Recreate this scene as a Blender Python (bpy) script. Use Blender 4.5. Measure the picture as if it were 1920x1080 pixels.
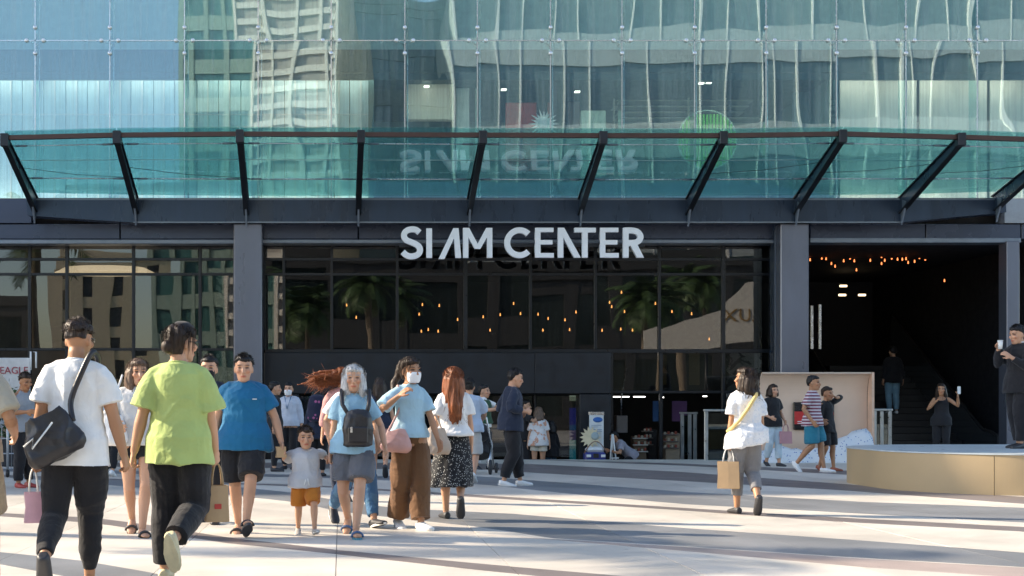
import bpy, bmesh, math, random
import numpy as np
from mathutils import Vector, Matrix, Euler
random.seed(7); np.random.seed(7)
scene = bpy.context.scene
for o in list(bpy.data.objects): bpy.data.objects.remove(o)

# ------------------------------------------------------------------ camera, world, sun, exposure
F = 2667.0           # focal length in photograph pixels (50 mm lens)
CX, HZ, HC = 640.0, 760.0, 1.2   # vanishing point, horizon line, eye height
cam_d = bpy.data.cameras.new('camera'); cam = bpy.data.objects.new('camera', cam_d)
scene.collection.objects.link(cam); scene.camera = cam
cam.location = (0, 0, HC); cam.rotation_euler = (math.radians(90), 0, 0)
cam_d.sensor_width = 36; cam_d.lens = 50.0
cam_d.shift_x = (960 - CX) / 1920; cam_d.shift_y = (HZ - 540) / 1920
cam_d.clip_end = 2000
world = bpy.data.worlds.new('World'); scene.world = world; world.use_nodes = True
wn = world.node_tree; wn.nodes.clear()
sky = wn.nodes.new('ShaderNodeTexSky'); sky.sky_type = 'NISHITA'; sky.sun_disc = False
SUN_EL, SUN_AZ = 29.0, 15.0          # elevation; degrees the sun stands behind the facade line, on the left
to_sun = Vector((-math.cos(math.radians(SUN_AZ)) * math.cos(math.radians(SUN_EL)),
                 math.sin(math.radians(SUN_AZ)) * math.cos(math.radians(SUN_EL)), math.sin(math.radians(SUN_EL))))
sky.sun_elevation = math.radians(SUN_EL); sky.sun_rotation = math.atan2(to_sun.x, to_sun.y)
sky.air_density = 1.0; sky.dust_density = 1.0; sky.ozone_density = 1.0
bg = wn.nodes.new('ShaderNodeBackground'); bg.inputs[1].default_value = 0.15
wo = wn.nodes.new('ShaderNodeOutputWorld')
wn.links.new(sky.outputs[0], bg.inputs[0]); wn.links.new(bg.outputs[0], wo.inputs[0])
sun_d = bpy.data.lights.new('sun', 'SUN'); sun_d.energy = 4.2; sun_d.angle = math.radians(0.6); sun_d.color = (1.0, 0.85, 0.65)
sun = bpy.data.objects.new('sun', sun_d); scene.collection.objects.link(sun)
sun.rotation_euler = to_sun.to_track_quat('Z', 'Y').to_euler()
vs = scene.view_settings
vs.view_transform = 'Standard'; vs.look = 'None'; vs.exposure = 1.3; vs.gamma = 1.0; vs.use_curve_mapping = False
scene.cycles.max_bounces = 8; scene.cycles.transparent_max_bounces = 16; scene.cycles.glossy_bounces = 4
scene.cycles.caustics_reflective = False; scene.cycles.caustics_refractive = False

def PX(px, Y): return (px - CX) * Y / F
def PZ(py, Y): return HC + (HZ - py) * Y / F
def PY(py, z=0.0): return (HC - z) * F / (py - HZ)

# ------------------------------------------------------------------ object helpers
C = scene.collection
def link(o, parent=None):
    C.objects.link(o)
    if parent is not None: o.parent = parent
    return o
def empty(name, loc=(0, 0, 0), rz=0.0, label=None, cat=None, group=None, kind=None):
    o = bpy.data.objects.new(name, None); o.empty_display_size = 0.1
    o.location = loc; o.rotation_euler = (0, 0, rz); link(o)
    return tag(o, label, cat, group, kind)
def tag(o, label=None, cat=None, group=None, kind=None):
    if label: o['label'] = label
    if cat: o['category'] = cat
    if group: o['group'] = group
    if kind: o['kind'] = kind
    return o
class MB:
    """collects boxes, bars, tubes and prisms into one mesh"""
    def __init__(s): s.v = []; s.f = []; s.sm = []
    def add(s, vs, fs, smooth=False):
        b = len(s.v); s.v += [tuple(v) for v in vs]
        for f in fs: s.f.append(tuple(b + i for i in f)); s.sm.append(smooth)
        return s
    def box(s, x0, x1, y0, y1, z0, z1):
        vs = [(x0,y0,z0),(x1,y0,z0),(x1,y1,z0),(x0,y1,z0),(x0,y0,z1),(x1,y0,z1),(x1,y1,z1),(x0,y1,z1)]
        return s.add(vs, [(0,3,2,1),(4,5,6,7),(0,1,5,4),(1,2,6,5),(2,3,7,6),(3,0,4,7)])
    def bbox(s, x0, x1, y0, y1, z0, z1, b=0.01):
        """box with its edges chamfered"""
        b = min(b, (x1-x0)*.45, (y1-y0)*.45, (z1-z0)*.45)
        vs = []; 
        for sx in (0,1):
            for sy in (0,1):
                for sz in (0,1):
                    X = (x0,x1)[sx]; Y = (y0,y1)[sy]; Z = (z0,z1)[sz]
                    dx = b*(1,-1)[sx]; dy = b*(1,-1)[sy]; dz = b*(1,-1)[sz]
                    vs += [(X,Y+dy,Z+dz),(X+dx,Y,Z+dz),(X+dx,Y+dy,Z)]
        def i(sx,sy,sz,k): return ((sx*2+sy)*2+sz)*3+k
        fs = []
        for q in (0,1):
            a = [i(q,0,0,0),i(q,1,0,0),i(q,1,1,0),i(q,0,1,0)]; fs.append(a if q else a[::-1])
            a = [i(0,q,0,1),i(1,q,0,1),i(1,q,1,1),i(0,q,1,1)]; fs.append(a[::-1] if q else a)
            a = [i(0,0,q,2),i(1,0,q,2),i(1,1,q,2),i(0,1,q,2)]; fs.append(a if q else a[::-1])
        for p in (0,1):
            for q in (0,1):
                fs.append([i(0,p,q,1),i(1,p,q,1),i(1,p,q,2),i(0,p,q,2)])
                fs.append([i(p,0,q,0),i(p,1,q,0),i(p,1,q,2),i(p,0,q,2)])
                fs.append([i(p,q,0,0),i(p,q,1,0),i(p,q,1,1),i(p,q,0,1)])
        for sx in (0,1):
            for sy in (0,1):
                for sz in (0,1): fs.append([i(sx,sy,sz,0),i(sx,sy,sz,1),i(sx,sy,sz,2)])
        return s.add(vs, fs)
    def prism(s, pts, d):
        """pts: closed outline (3D, planar), extruded by vector d"""
        n = len(pts); d = Vector(d)
        vs = [Vector(p) for p in pts] + [Vector(p) + d for p in pts]
        fs = [tuple(range(n))[::-1], tuple(range(n, 2*n))] + [(i, (i+1) % n, n+(i+1) % n, n+i) for i in range(n)]
        return s.add(vs, fs)
    def tube(s, pts, r, seg=8, smooth=True):
        pts = [Vector(p) for p in pts]; rs = r if isinstance(r, (list, tuple)) else [r]*len(pts)
        vs = []; n = len(pts); ref = None
        for i, p in enumerate(pts):
            t = (pts[min(i+1,n-1)] - pts[max(i-1,0)])
            t = t.normalized() if t.length > 1e-9 else Vector((0,0,1))
            if ref is None: ref = Vector((0,0,1)) if abs(t.z) < .9 else Vector((1,0,0))
            u = ref.cross(t).normalized(); v = t.cross(u); ref = v
            for k in range(seg):
                a = 2*math.pi*k/seg; vs.append(p + (u*math.cos(a) + v*math.sin(a))*rs[i])
        fs = [tuple(range(seg))[::-1], tuple(range((n-1)*seg, n*seg))]
        for i in range(n-1):
            for k in range(seg):
                k2 = (k+1) % seg; fs.append((i*seg+k, i*seg+k2, (i+1)*seg+k2, (i+1)*seg+k))
        return s.add(vs, fs, smooth)
    def lathe(s, c, prof, seg=20, axis='z', smooth=True):
        """prof: (radius, height) pairs"""
        vs = []; c = Vector(c)
        for r, h in prof:
            for k in range(seg):
                a = 2*math.pi*k/seg; x, y = r*math.cos(a), r*math.sin(a)
                vs.append(c + (Vector((x,y,h)) if axis=='z' else Vector((x,h,y)) if axis=='y' else Vector((h,x,y))))
        n = len(prof); fs = [tuple(range(seg))[::-1], tuple(range((n-1)*seg, n*seg))]
        for i in range(n-1):
            for k in range(seg):
                k2 = (k+1) % seg; fs.append((i*seg+k, i*seg+k2, (i+1)*seg+k2, (i+1)*seg+k))
        return s.add(vs, fs, smooth)
    def mesh(s, name):
        me = bpy.data.meshes.new(name); me.from_pydata([tuple(v) for v in s.v], [], s.f)
        me.polygons.foreach_set('use_smooth', s.sm); 
        bm = bmesh.new(); bm.from_mesh(me); bmesh.ops.recalc_face_normals(bm, faces=bm.faces); bm.to_mesh(me); bm.free()
        me.update(); return me
    def build(s, name, mat, parent=None, loc=(0,0,0), rz=0.0):
        o = bpy.data.objects.new(name, s.mesh(name)); o.data.materials.append(mat)
        o.location = loc; o.rotation_euler = (0,0,rz); return link(o, parent)
def share(name, me, parent, loc=(0,0,0), rot=(0,0,0), scale=(1,1,1)):
    o = bpy.data.objects.new(name, me); o.location = loc; o.rotation_euler = rot; o.scale = scale
    return link(o, parent)
def text_mesh(txt, size, depth, name='lettering'):
    cu = bpy.data.curves.new(name, 'FONT'); cu.body = txt; cu.size = size; cu.extrude = depth; cu.resolution_u = 3
    cu.align_x = 'CENTER'; cu.align_y = 'CENTER'
    o = bpy.data.objects.new(name, cu); C.objects.link(o)
    dg = bpy.context.evaluated_depsgraph_get(); me = bpy.data.meshes.new_from_object(o.evaluated_get(dg))
    bpy.data.objects.remove(o); return me

# ------------------------------------------------------------------ materials
MATS = {}
class NT:
    def __init__(s, name):
        s.m = bpy.data.materials.new(name); s.m.use_nodes = True; s.t = s.m.node_tree; s.t.nodes.clear()
        s.out = s.n('OutputMaterial')
    def n(s, typ, **kw):
        nd = s.t.nodes.new('ShaderNode' + typ)
        for k, v in kw.items():
            if k in nd.inputs.keys(): nd.inputs[k].default_value = v
            else: setattr(nd, k, v)
        return nd
    def l(s, a, b): s.t.links.new(a, b)
def setin(nd, **kw):
    for k, v in kw.items(): nd.inputs[k.replace('_', ' ')].default_value = v
def rgba(c): return (c[0], c[1], c[2], 1)
def mat(name, col, rough=.5, metal=0.0, var=.12, scale=6.0, bump=0.0, bscale=40.0, spec=.5, emit=None, estr=0.0, coat=0.0, stretch=(1,1,1), rvar=.1):
    """plain surface with procedural colour, gloss and relief variation"""
    if name in MATS: return MATS[name]
    t = NT(name); p = t.n('BsdfPrincipled'); tc = t.n('TexCoord'); mp = t.n('Mapping'); mp.inputs['Scale'].default_value = stretch
    t.l(tc.outputs['Object'], mp.inputs[0])
    nz = t.n('TexNoise', Scale=scale, Detail=5.0, Roughness=.6); t.l(mp.outputs[0], nz.inputs['Vector'])
    mr = t.n('MapRange'); setin(mr, From_Min=.3, From_Max=.7, To_Min=1-var, To_Max=1+var); t.l(nz.outputs[0], mr.inputs[0])
    mx = t.n('Mix', data_type='RGBA', blend_type='MULTIPLY'); mx.inputs[0].default_value = 1
    mx.inputs[6].default_value = rgba(col); t.l(mr.outputs[0], mx.inputs[7]); t.l(mx.outputs[2], p.inputs['Base Color'])
    r2 = t.n('MapRange'); setin(r2, From_Min=.3, From_Max=.7, To_Min=max(0,rough-rvar), To_Max=min(1,rough+rvar)); t.l(nz.outputs[0], r2.inputs[0]); t.l(r2.outputs[0], p.inputs['Roughness'])
    p.inputs['Metallic'].default_value = metal; p.inputs['Specular IOR Level'].default_value = spec
    p.inputs['Coat Weight'].default_value = coat
    if bump:
        n2 = t.n('TexNoise', Scale=bscale, Detail=4.0); t.l(mp.outputs[0], n2.inputs['Vector'])
        b = t.n('Bump', Strength=bump, Distance=.01); t.l(n2.outputs[0], b.inputs['Height']); t.l(b.outputs[0], p.inputs['Normal'])
    if emit is not None:
        p.inputs['Emission Color'].default_value = rgba(emit); p.inputs['Emission Strength'].default_value = estr
    t.l(p.outputs[0], t.out.inputs[0]); MATS[name] = t.m; return t.m
def glass(name, tint, refl, fac, wave=.004, wscale=.6, rough=.0, dirt_haze=.0, milk=None):
    """coated sheet glass: tinted see-through plus a mirror coat, slightly warped like real panes"""
    if name in MATS: return MATS[name]
    t = NT(name); tr = t.n('BsdfTransparent'); tr.inputs[0].default_value = rgba(tint)
    gl = t.n('BsdfGlossy'); gl.inputs['Color'].default_value = rgba(refl); gl.inputs['Roughness'].default_value = rough
    mx = t.n('MixShader'); fr = t.n('Fresnel', IOR=1.5); gb = t.n('NewGeometry'); ir = t.n('MapRange'); setin(ir, To_Min=1.5, To_Max=1/1.5)
    t.l(gb.outputs['Backfacing'], ir.inputs[0]); t.l(ir.outputs[0], fr.inputs['IOR'])      # same gloss on both faces of the sheet
    if wave:
        g = t.n('NewGeometry'); mp = t.n('Mapping'); mp.inputs['Scale'].default_value = (1, 1, .3); t.l(g.outputs['Position'], mp.inputs[0])
        oi = t.n('ObjectInfo'); ad = t.n('VectorMath', operation='ADD'); t.l(mp.outputs[0], ad.inputs[0])
        ml = t.n('Math', operation='MULTIPLY'); ml.inputs[1].default_value = 37.0; t.l(oi.outputs['Random'], ml.inputs[0]); t.l(ml.outputs[0], ad.inputs[1])
        nz = t.n('TexNoise', Scale=wscale, Detail=1.0); t.l(ad.outputs[0], nz.inputs['Vector'])
        b = t.n('Bump', Strength=1.0, Distance=wave); t.l(nz.outputs[0], b.inputs['Height']); t.l(b.outputs[0], gl.inputs['Normal'])
    m1 = t.n('Math', operation='ADD'); m1.inputs[1].default_value = fac; t.l(fr.outputs[0], m1.inputs[0]); m1.use_clamp = True
    t.l(m1.outputs[0], mx.inputs[0]); t.l(tr.outputs[0], mx.inputs[1]); t.l(gl.outputs[0], mx.inputs[2])
    last = mx
    if dirt_haze:
        df = t.n('BsdfDiffuse'); df.inputs[0].default_value = (.6,.65,.65,1)  # streaky dirt film that also lays a pale, brightening haze on the panes
        g2 = t.n('NewGeometry'); m2 = t.n('Mapping'); m2.inputs['Scale'].default_value = (14, 2, .35); t.l(g2.outputs['Position'], m2.inputs[0])
        n3 = t.n('TexNoise', Scale=1.0, Detail=6.0); t.l(m2.outputs[0], n3.inputs['Vector'])
        r3 = t.n('MapRange'); setin(r3, From_Min=.45, From_Max=.8, To_Min=dirt_haze*.3, To_Max=dirt_haze*2.0); t.l(n3.outputs[0], r3.inputs[0])
        m3 = t.n('MixShader'); t.l(r3.outputs[0], m3.inputs[0]); t.l(mx.outputs[0], m3.inputs[1]); t.l(df.outputs[0], m3.inputs[2]); last = m3
    if milk:
        tl = t.n('BsdfTranslucent'); tl.inputs[0].default_value = rgba(milk[0]); m4 = t.n('MixShader'); m4.inputs[0].default_value = milk[1]
        t.l(last.outputs[0], m4.inputs[1]); t.l(tl.outputs[0], m4.inputs[2]); last = m4
    t.l(last.outputs[0], t.out.inputs[0]); MATS[name] = t.m; return t.m
# ------------------------------------------------------------------ surface materials
def paving(name, col, speck=.1):
    t = NT(name); p = t.n('BsdfPrincipled'); g = t.n('NewGeometry'); oi = t.n('ObjectInfo')
    n1 = t.n('TexNoise', Scale=90.0, Detail=3.0); n2 = t.n('TexNoise', Scale=.9, Detail=6.0, Roughness=.65)
    t.l(g.outputs['Position'], n1.inputs['Vector']); t.l(g.outputs['Position'], n2.inputs['Vector'])
    a = t.n('MapRange'); setin(a, From_Min=.25, From_Max=.75, To_Min=1-speck, To_Max=1+speck); t.l(n1.outputs[0], a.inputs[0])
    b = t.n('MapRange'); setin(b, From_Min=.3, From_Max=.7, To_Min=.86, To_Max=1.08); t.l(n2.outputs[0], b.inputs[0])
    c = t.n('MapRange'); setin(c, To_Min=.9, To_Max=1.05); t.l(oi.outputs['Random'], c.inputs[0])
    m1 = t.n('Math', operation='MULTIPLY'); t.l(a.outputs[0], m1.inputs[0]); t.l(b.outputs[0], m1.inputs[1])
    m2 = t.n('Math', operation='MULTIPLY'); t.l(m1.outputs[0], m2.inputs[0]); t.l(c.outputs[0], m2.inputs[1])
    vo = t.n('TexVoronoi', Scale=2.3); t.l(g.outputs['Position'], vo.inputs['Vector'])          # gum spots and scuffs
    sp = t.n('MapRange'); setin(sp, From_Min=.035, From_Max=.06, To_Min=.72, To_Max=1.0); t.l(vo.outputs['Distance'], sp.inputs[0])
    n4 = t.n('TexNoise', Scale=.35, Detail=8.0, Roughness=.7, Distortion=.8); t.l(g.outputs['Position'], n4.inputs['Vector'])
    s4 = t.n('MapRange'); setin(s4, From_Min=.35, From_Max=.62, To_Min=.84, To_Max=1.02); t.l(n4.outputs[0], s4.inputs[0])
    m3 = t.n('Math', operation='MULTIPLY'); t.l(sp.outputs[0], m3.inputs[0]); t.l(s4.outputs[0], m3.inputs[1])
    m5 = t.n('Math', operation='MULTIPLY'); t.l(m2.outputs[0], m5.inputs[0]); t.l(m3.outputs[0], m5.inputs[1]); m2 = m5
    mx = t.n('Mix', data_type='RGBA', blend_type='MULTIPLY'); mx.inputs[0].default_value = 1
    mx.inputs[6].default_value = rgba(col); t.l(m2.outputs[0], mx.inputs[7]); t.l(mx.outputs[2], p.inputs['Base Color'])
    r = t.n('MapRange'); setin(r, From_Min=.3, From_Max=.7, To_Min=.38, To_Max=.6); t.l(n2.outputs[0], r.inputs[0]); t.l(r.outputs[0], p.inputs['Roughness'])
    bp = t.n('Bump', Strength=.15, Distance=.002); t.l(n1.outputs[0], bp.inputs['Height']); t.l(bp.outputs[0], p.inputs['Normal'])
    t.l(p.outputs[0], t.out.inputs[0]); MATS[name] = t.m; return t.m
M_cream = paving('cream_granite', (.68, .625, .545), .07)
M_grey = paving('grey_granite', (.225, .23, .24), .16)
M_brown = paving('brown_granite', (.21, .18, .172), .16)
M_pink = paving('pink_granite', (.42, .34, .305), .12)
M_grout = mat('grout', (.4, .385, .36), .9, var=.15, scale=3)
M_dark = mat('dark_slate_metal', (.03, .048, .08), .3, .35, var=.2, scale=2.2, bump=.03, bscale=3, stretch=(1,1,.2))
M_darker = mat('dark_steel', (.018, .021, .027), .4, .3, var=.15, scale=4)
M_head = mat('slate_header_panel', (.052, .064, .098), .3, .35, var=.1, scale=1.2)
M_col = mat('brushed_grey_panel', (.16, .172, .215), .3, .5, var=.12, scale=1.0, stretch=(1,1,.4), rvar=.06)
M_ledge = mat('pale_ledge', (.2, .23, .27), .4, .4)
M_mull = mat('black_mullion', (.012, .014, .018), .35, .2)
M_steel = mat('brushed_steel', (.62, .63, .64), .25, 1.0, var=.06)
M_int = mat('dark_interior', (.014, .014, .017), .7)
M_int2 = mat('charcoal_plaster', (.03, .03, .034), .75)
M_white = mat('white_paint', (.75, .76, .74), .5, var=.05)
M_blind = mat('white_blind', (.8, .82, .8), .7, var=.06, scale=2)
M_blind2 = mat('pale_aqua_blind', (.62, .76, .78), .7, var=.08, scale=2)
M_creamwall = mat('cream_lining', (.86, .8, .7), .6, var=.06, scale=1)
M_rust = mat('rust_brown_rail', (.075, .04, .032), .45, .3)
M_upglass = glass('curtain_glass', (.86, .965, .955), (.82, .95, .98), .13, .0145, .6, dirt_haze=.07)
M_canglass = glass('canopy_glass', (.68, .92, .90), (.9, 1.0, 1.0), .085, .0005, .5, dirt_haze=.025, milk=((.46,.86,.8),.08))
M_lowglass = glass('storefront_glass', (.50, .50, .48), (.85, .85, .85), .05, .006, .8, dirt_haze=.006)
M_fin = glass('fin_glass', (.62, .80, .80), (.9, 1, 1), .1, 0)

# ------------------------------------------------------------------ plaza ground and paving
FY = PY(861.5)                     # far edge of the plaza, top of the step down to the doors
gm = MB(); zb = -.014
gm.add([(-400,-400,zb),(400,-400,zb),(400,FY,zb),(-400,FY,zb)], [(0,1,2,3)])
gm.add([(-400,FY,zb),(-30,FY,zb),(-30,400,zb),(-400,400,zb)], [(0,1,2,3)])
gm.add([(45,FY,zb),(400,FY,zb),(400,400,zb),(45,400,zb)], [(0,1,2,3)])
ground = gm.build('ground', M_grout); tag(ground, 'plaza ground of cream granite with sweeping darker bands', kind='structure')
bands = [  # (material, far edge, near edge) traced along the plaza, far to near
 (M_brown, [(1100,864),(1280,869),(1600,883)], [(1100,866),(1280,873),(1600,891)]),
 (M_brown, [(300,868),(640,867),(1000,870),(1280,885),(1590,908),(1920,932)], [(300,876),(640,879),(900,880),(1060,890),(1280,902),(1590,920),(1920,945)]),
 (M_grey, [(300,884),(640,892),(900,893),(1060,905),(1280,922),(1600,940),(1920,952)], [(300,890),(640,897),(900,908),(1060,925),(1280,945),(1600,962),(1920,980)]),
 (M_brown, [(200,897),(640,912),(960,932),(1280,952),(1600,972),(1920,988)], [(200,900),(640,915),(960,937),(1280,957),(1600,980),(1920,997)]),
 (M_grey, [(0,884),(400,908),(560,925),(640,940),(750,953),(960,963),(1280,990),(1600,1012),(1920,1036)], [(0,894),(400,925),(560,942),(640,960),(900,988),(1040,1010),(1280,1024),(1600,1045),(1920,1063)]),
 (M_pink, [(1040,1011),(1280,1025),(1600,1046),(1920,1064)], [(1040,1012),(1280,1033),(1600,1062),(1920,1083)]),
 (M_brown, [(0,962),(180,971),(300,987),(420,1007),(640,1032),(900,1057),(1100,1074)], [(0,968),(180,981),(300,999),(420,1018),(640,1040),(900,1069),(1100,1089)]),
 (M_grey, [(0,1035),(160,1052),(320,1080)], [(0,1058),(120,1080),(220,1105)]),
]
def curve(pts):
    w = [(PX(x, PY(y)), PY(y)) for x, y in pts]
    xs = np.array([a for a, b in w]); ys = np.array([b for a, b in w])
    def f(X):
        if X < xs[0]: return ys[0] + (X-xs[0])*max(-1.2, min(-.05, (ys[1]-ys[0])/(xs[1]-xs[0])))
        if X > xs[-1]: return ys[-1] + (X-xs[-1])*max(-1.6, min(-.05, (ys[-1]-ys[-2])/(xs[-1]-xs[-2])))
        return float(np.interp(X, xs, ys))
    return f
edges = []
for m, a, b in bands: edges += [curve(a), curve(b)]
mats_between = [M_cream]
for m, a, b in bands: mats_between += [m, M_cream]
def stack(X):
    ys = [FY] ; 
    for f in edges: ys.append(min(f(X), ys[-1]))
    ys.append(7.0); 
    return [max(y, 7.0) for y in ys]
COLW = 1.3; NS = 4; nslab = 0
for ci in range(-8, 14):
    x0 = -.04 + ci*COLW; xs = [x0 + COLW*k/NS for k in range(NS+1)]
    st = [stack(x) for x in xs]
    for j in range(len(mats_between)):
        top = [s[j] for s in st]; bot = [s[j+1] for s in st]
        if max(t-b for t, b in zip(top, bot)) < .03: continue
        th = max(t-b for t, b in zip(top, bot)); nsp = max(1, int(round(th/2.3)))
        for q in range(nsp):
            tq = [t-(t-b)*q/nsp for t, b in zip(top, bot)]; bq = [t-(t-b)*(q+1)/nsp for t, b in zip(top, bot)]
            ym, xm = (tq[2]+bq[2])/2, xs[2]
            if ym < 8 or not (-160 < CX + xm*F/ym < 2080): 
                if not (-160 < CX + xm*F/max(tq) < 2080 and max(tq) > 9): continue
            g = .003; ks = [k for k in range(NS+1)]
            a = [(xs[k] + (g if k == 0 else -g if k == NS else 0), tq[k]-g) for k in ks]
            b = [(xs[k] + (g if k == 0 else -g if k == NS else 0), min(bq[k]+g, tq[k]-g-.001)) for k in ks]
            dz = random.uniform(-.0012, .0012)
            vs = []; fs = []
            for k in ks: vs += [(a[k][0],a[k][1],dz),(b[k][0],b[k][1],dz),(a[k][0],a[k][1],-.012),(b[k][0],b[k][1],-.012)]
            for k in range(NS):
                i, n = k*4, k*4+4
                fs += [(i,i+1,n+1,n),(i+1,i+3,n+3,n+1),(i+2,i,n,n+2)]
            fs += [(0,2,3,1),(NS*4,NS*4+1,NS*4+3,NS*4+2)]
            s = MB().add(vs, fs); s.build('paving_slab', mats_between[j], ground); nslab += 1
print('slabs', nslab)
# step down and the sunken floor in front of the doors
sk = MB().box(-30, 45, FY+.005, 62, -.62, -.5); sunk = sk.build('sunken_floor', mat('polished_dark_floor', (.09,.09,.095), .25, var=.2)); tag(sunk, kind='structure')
st = MB().box(-30, 45, FY-.02, FY+.004, -.62, -.016); o = st.build('step_riser', M_grey); tag(o, kind='structure')

# ------------------------------------------------------------------ the mall building
Y0 = 32.0                            # plane of the upper glass
mall = empty('mall_building', (0, Y0, 0), 0, 'dark slate mall building with tall glass curtain wall above its wide entrance', 'building')
def part(mb, name, m, parent=None):
    o = mb.build(name, m); p = parent or mall; o.parent = p
    o.location = -p.matrix_basis.translation if p is mall else (0,0,0)
    return o
def X_(px, Y=Y0): return PX(px, Y)
def Z_(py, Y=Y0): return PZ(py, Y)
colx = [-216,-75,66,206,346,484,621,759,895,1032,1166,1302,1436,1568,1698,1832,1962,2092]
xj = [X_(p) for p in colx]
zrow = [Z_(372), Z_(76), Z_(-226), Z_(-520), Z_(-820)]
pane_me = MB().box(-.5,.5,-.009,.009,-.5,.5).mesh('glass_pane'); pane_me.materials.append(M_upglass)
for i in range(len(xj)-1):
    for r in range(len(zrow)-1):
        w = xj[i+1]-xj[i]-.02; h = zrow[r+1]-zrow[r]-.02
        share('glass_pane', pane_me, mall, ((xj[i]+xj[i+1])/2, 0, (zrow[r]+zrow[r+1])/2), (random.gauss(0,.0012),0,random.gauss(0,.0016)), (w,1,h))
# joints, glass fins and spider fittings
ztop = zrow[-1]
jm = MB().box(-.012,.012,-.014,.006,-.5,.5).mesh('joint_strip'); jm.materials.append(M_steel)
rodm = MB().tube([(0,0,-.5),(0,0,.5)], .013, 6).mesh('tension_rod'); rodm.materials.append(M_steel)
finm = MB().box(-.008,.008,0,.38,-.5,.5).mesh('glass_fin'); finm.materials.append(M_fin)
bolt = MB().lathe((0,0,0), [(.0,-.05),(.03,-.048),(.042,-.038),(.046,-.02),(.046,0),(.02,.004),(.018,.09)], 14, 'y').mesh('bolt_head'); bolt.materials.append(mat('polished_bolt', (.8,.78,.75), .3, .7))
spm = MB()
for dx, dz in ((-.19,0),(.19,0),(0,-.29),(0,.29)):
    spm.tube([(0,.16,0),(dx*.6,.14,dz*.6),(dx,.085,dz)], [.03,.022,.017], 8)
spm.lathe((0,.16,0), [(.0,-.03),(.05,-.03),(.05,.2),(.0,.2)], 12, 'y')
spm = spm.mesh('spider_fitting'); spm.materials.append(M_steel)
for i, x in enumerate(xj):
    if not (-40 < colx[i] < 1960): continue
    for r in range(2):
        share('joint_strip', jm, mall, (x, -.004, (zrow[r]+zrow[r+1])/2), (0,0,0), (1,1,zrow[r+1]-zrow[r]-.03))
        share('tension_rod', rodm, mall, (x+.07, .12, (zrow[r]+zrow[r+1])/2), (0,0,0), (1,1,zrow[r+1]-zrow[r]-.03))
        share('glass_fin', finm, mall, (x, .03, (zrow[r]+zrow[r+1])/2), (0,0,0), (1,1,zrow[r+1]-zrow[r]-.03))
    sp = share('spider_fitting', spm, mall, (x, 0, zrow[1]))
    for dx, dz in ((-.19,0),(.19,0),(0,-.29),(0,.29)): share('bolt_head', bolt, sp, (dx, -.012, dz))
hj = MB().box(-.5,.5,-.012,.006,-.01,.01).mesh('horizontal_joint'); hj.materials.append(M_steel)
for i in range(len(xj)-1):
    for r in (1, 2): share('horizontal_joint', hj, mall, ((xj[i]+xj[i+1])/2, -.004, zrow[r]), (0,0,0), (xj[i+1]-xj[i]-.03,1,1))
XL, XR = X_(-260), X_(2150)
HB = 27.8
# floors and back walls of the upper storeys
zs0, zs1 = Z_(128), Z_(84)
part(MB().box(XL, XR, Y0+.42, Y0+11, zs0, zs1), 'floor_slab', mat('slab_edge', (.035,.075,.085), .5))
part(MB().box(XL, XR, Y0+.42, Y0+11, Z_(-195), Z_(-235)), 'floor_slab', MATS['slab_edge'])
part(MB().box(XL, XR, Y0+.42, Y0+11, Z_(-490), Z_(-530)), 'floor_slab', MATS['slab_edge'])
part(MB().box(XL, XR, Y0+.05, Y0+11, Z_(398), Z_(378)), 'floor_slab', MATS['slab_edge'])
part(MB().box(XL-3, XR+3, Y0-.1, Y0+14, zrow[-1]-.2, HB), 'roof_parapet', M_dark)
wing = empty('sun_block_wing', (-60,Y0+7,0), 0, 'long dark unseen wing added beyond the left edge to block the sun', 'building')  # unseen block added to keep the sun off the far plaza
MB().box(-60,60+XL-3.01,-7.2,7,-.02,HB-.3).build('wall', M_dark, wing)
for k in range(24): MB().box(-58+4*k,-55.2+4*k,-7.26,-7.21,6.5,24).build('window', mat('wing_glass', (.06,.1,.12), .12, .3), wing) if -58+4*k < 40 else None
part(MB().box(XL-3, XR+3, Y0+11.01, Y0+14, -.5, zrow[-1]-.21), 'core_wall', M_int2)
part(MB().box(XL-3, XL-.5, Y0-.05, Y0+11, 5.4, zrow[-1]-.21), 'side_wall', M_dark)
part(MB().box(XR+.5, XR+3, Y0-.05, Y0+11, 5.4, zrow[-1]-.21), 'side_wall', M_dark)
for xa, xb, hh in ((-9,-6.4,1.3),(-2,2.2,.9),(5,7,1.8),(10.5,13.5,.7),(15,16.2,2.2),(-14,-12,1.9)):
    part(MB().box(xa, xb, Y0+.4, Y0+3, HB+.003, HB+hh), 'shadow_edge_block', M_dark)  # unseen blocks added to make the roof's shadow edge ragged
# third storey lining behind the glass
part(MB().box(XL, XR, Y0+2.6, Y0+2.7, zs1, Z_(-200)), 'back_lining', mat('teal_grey_lining', (.36,.48,.5), .6))
# roller blinds on the left, cream lining on the right
bz0, bz1 = Z_(372, Y0+.9), zs0-.01
k = 0; px = -60.0
while px < 690:
    w = (20, 21, 19, 22)[k % 4]; Yb = Y0+.85+.02*(k % 3)
    xa, xb = PX(px, Yb), PX(px+w-1.2, Yb)
    part(MB().bbox(xa, xb, Yb, Yb+.03, bz0, bz1, .006), 'blind_panel', M_blind2 if k % 2 else mat('aqua_blind', (.54,.7,.74), .7, var=.1))
    if k % 2 == 0:
        part(MB().box(xa-.035, xa-.002, Yb-.05, Yb-.01, bz0, bz1), 'blind_batten', M_white)
    px += w; k += 1
part(MB().box(PX(-60,Y0+.8), PX(690,Y0+.8), Y0+.76, Y0+.79, Z_(215,Y0+.8)-.012, Z_(215,Y0+.8)+.012), 'blind_rail', M_white)
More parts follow.
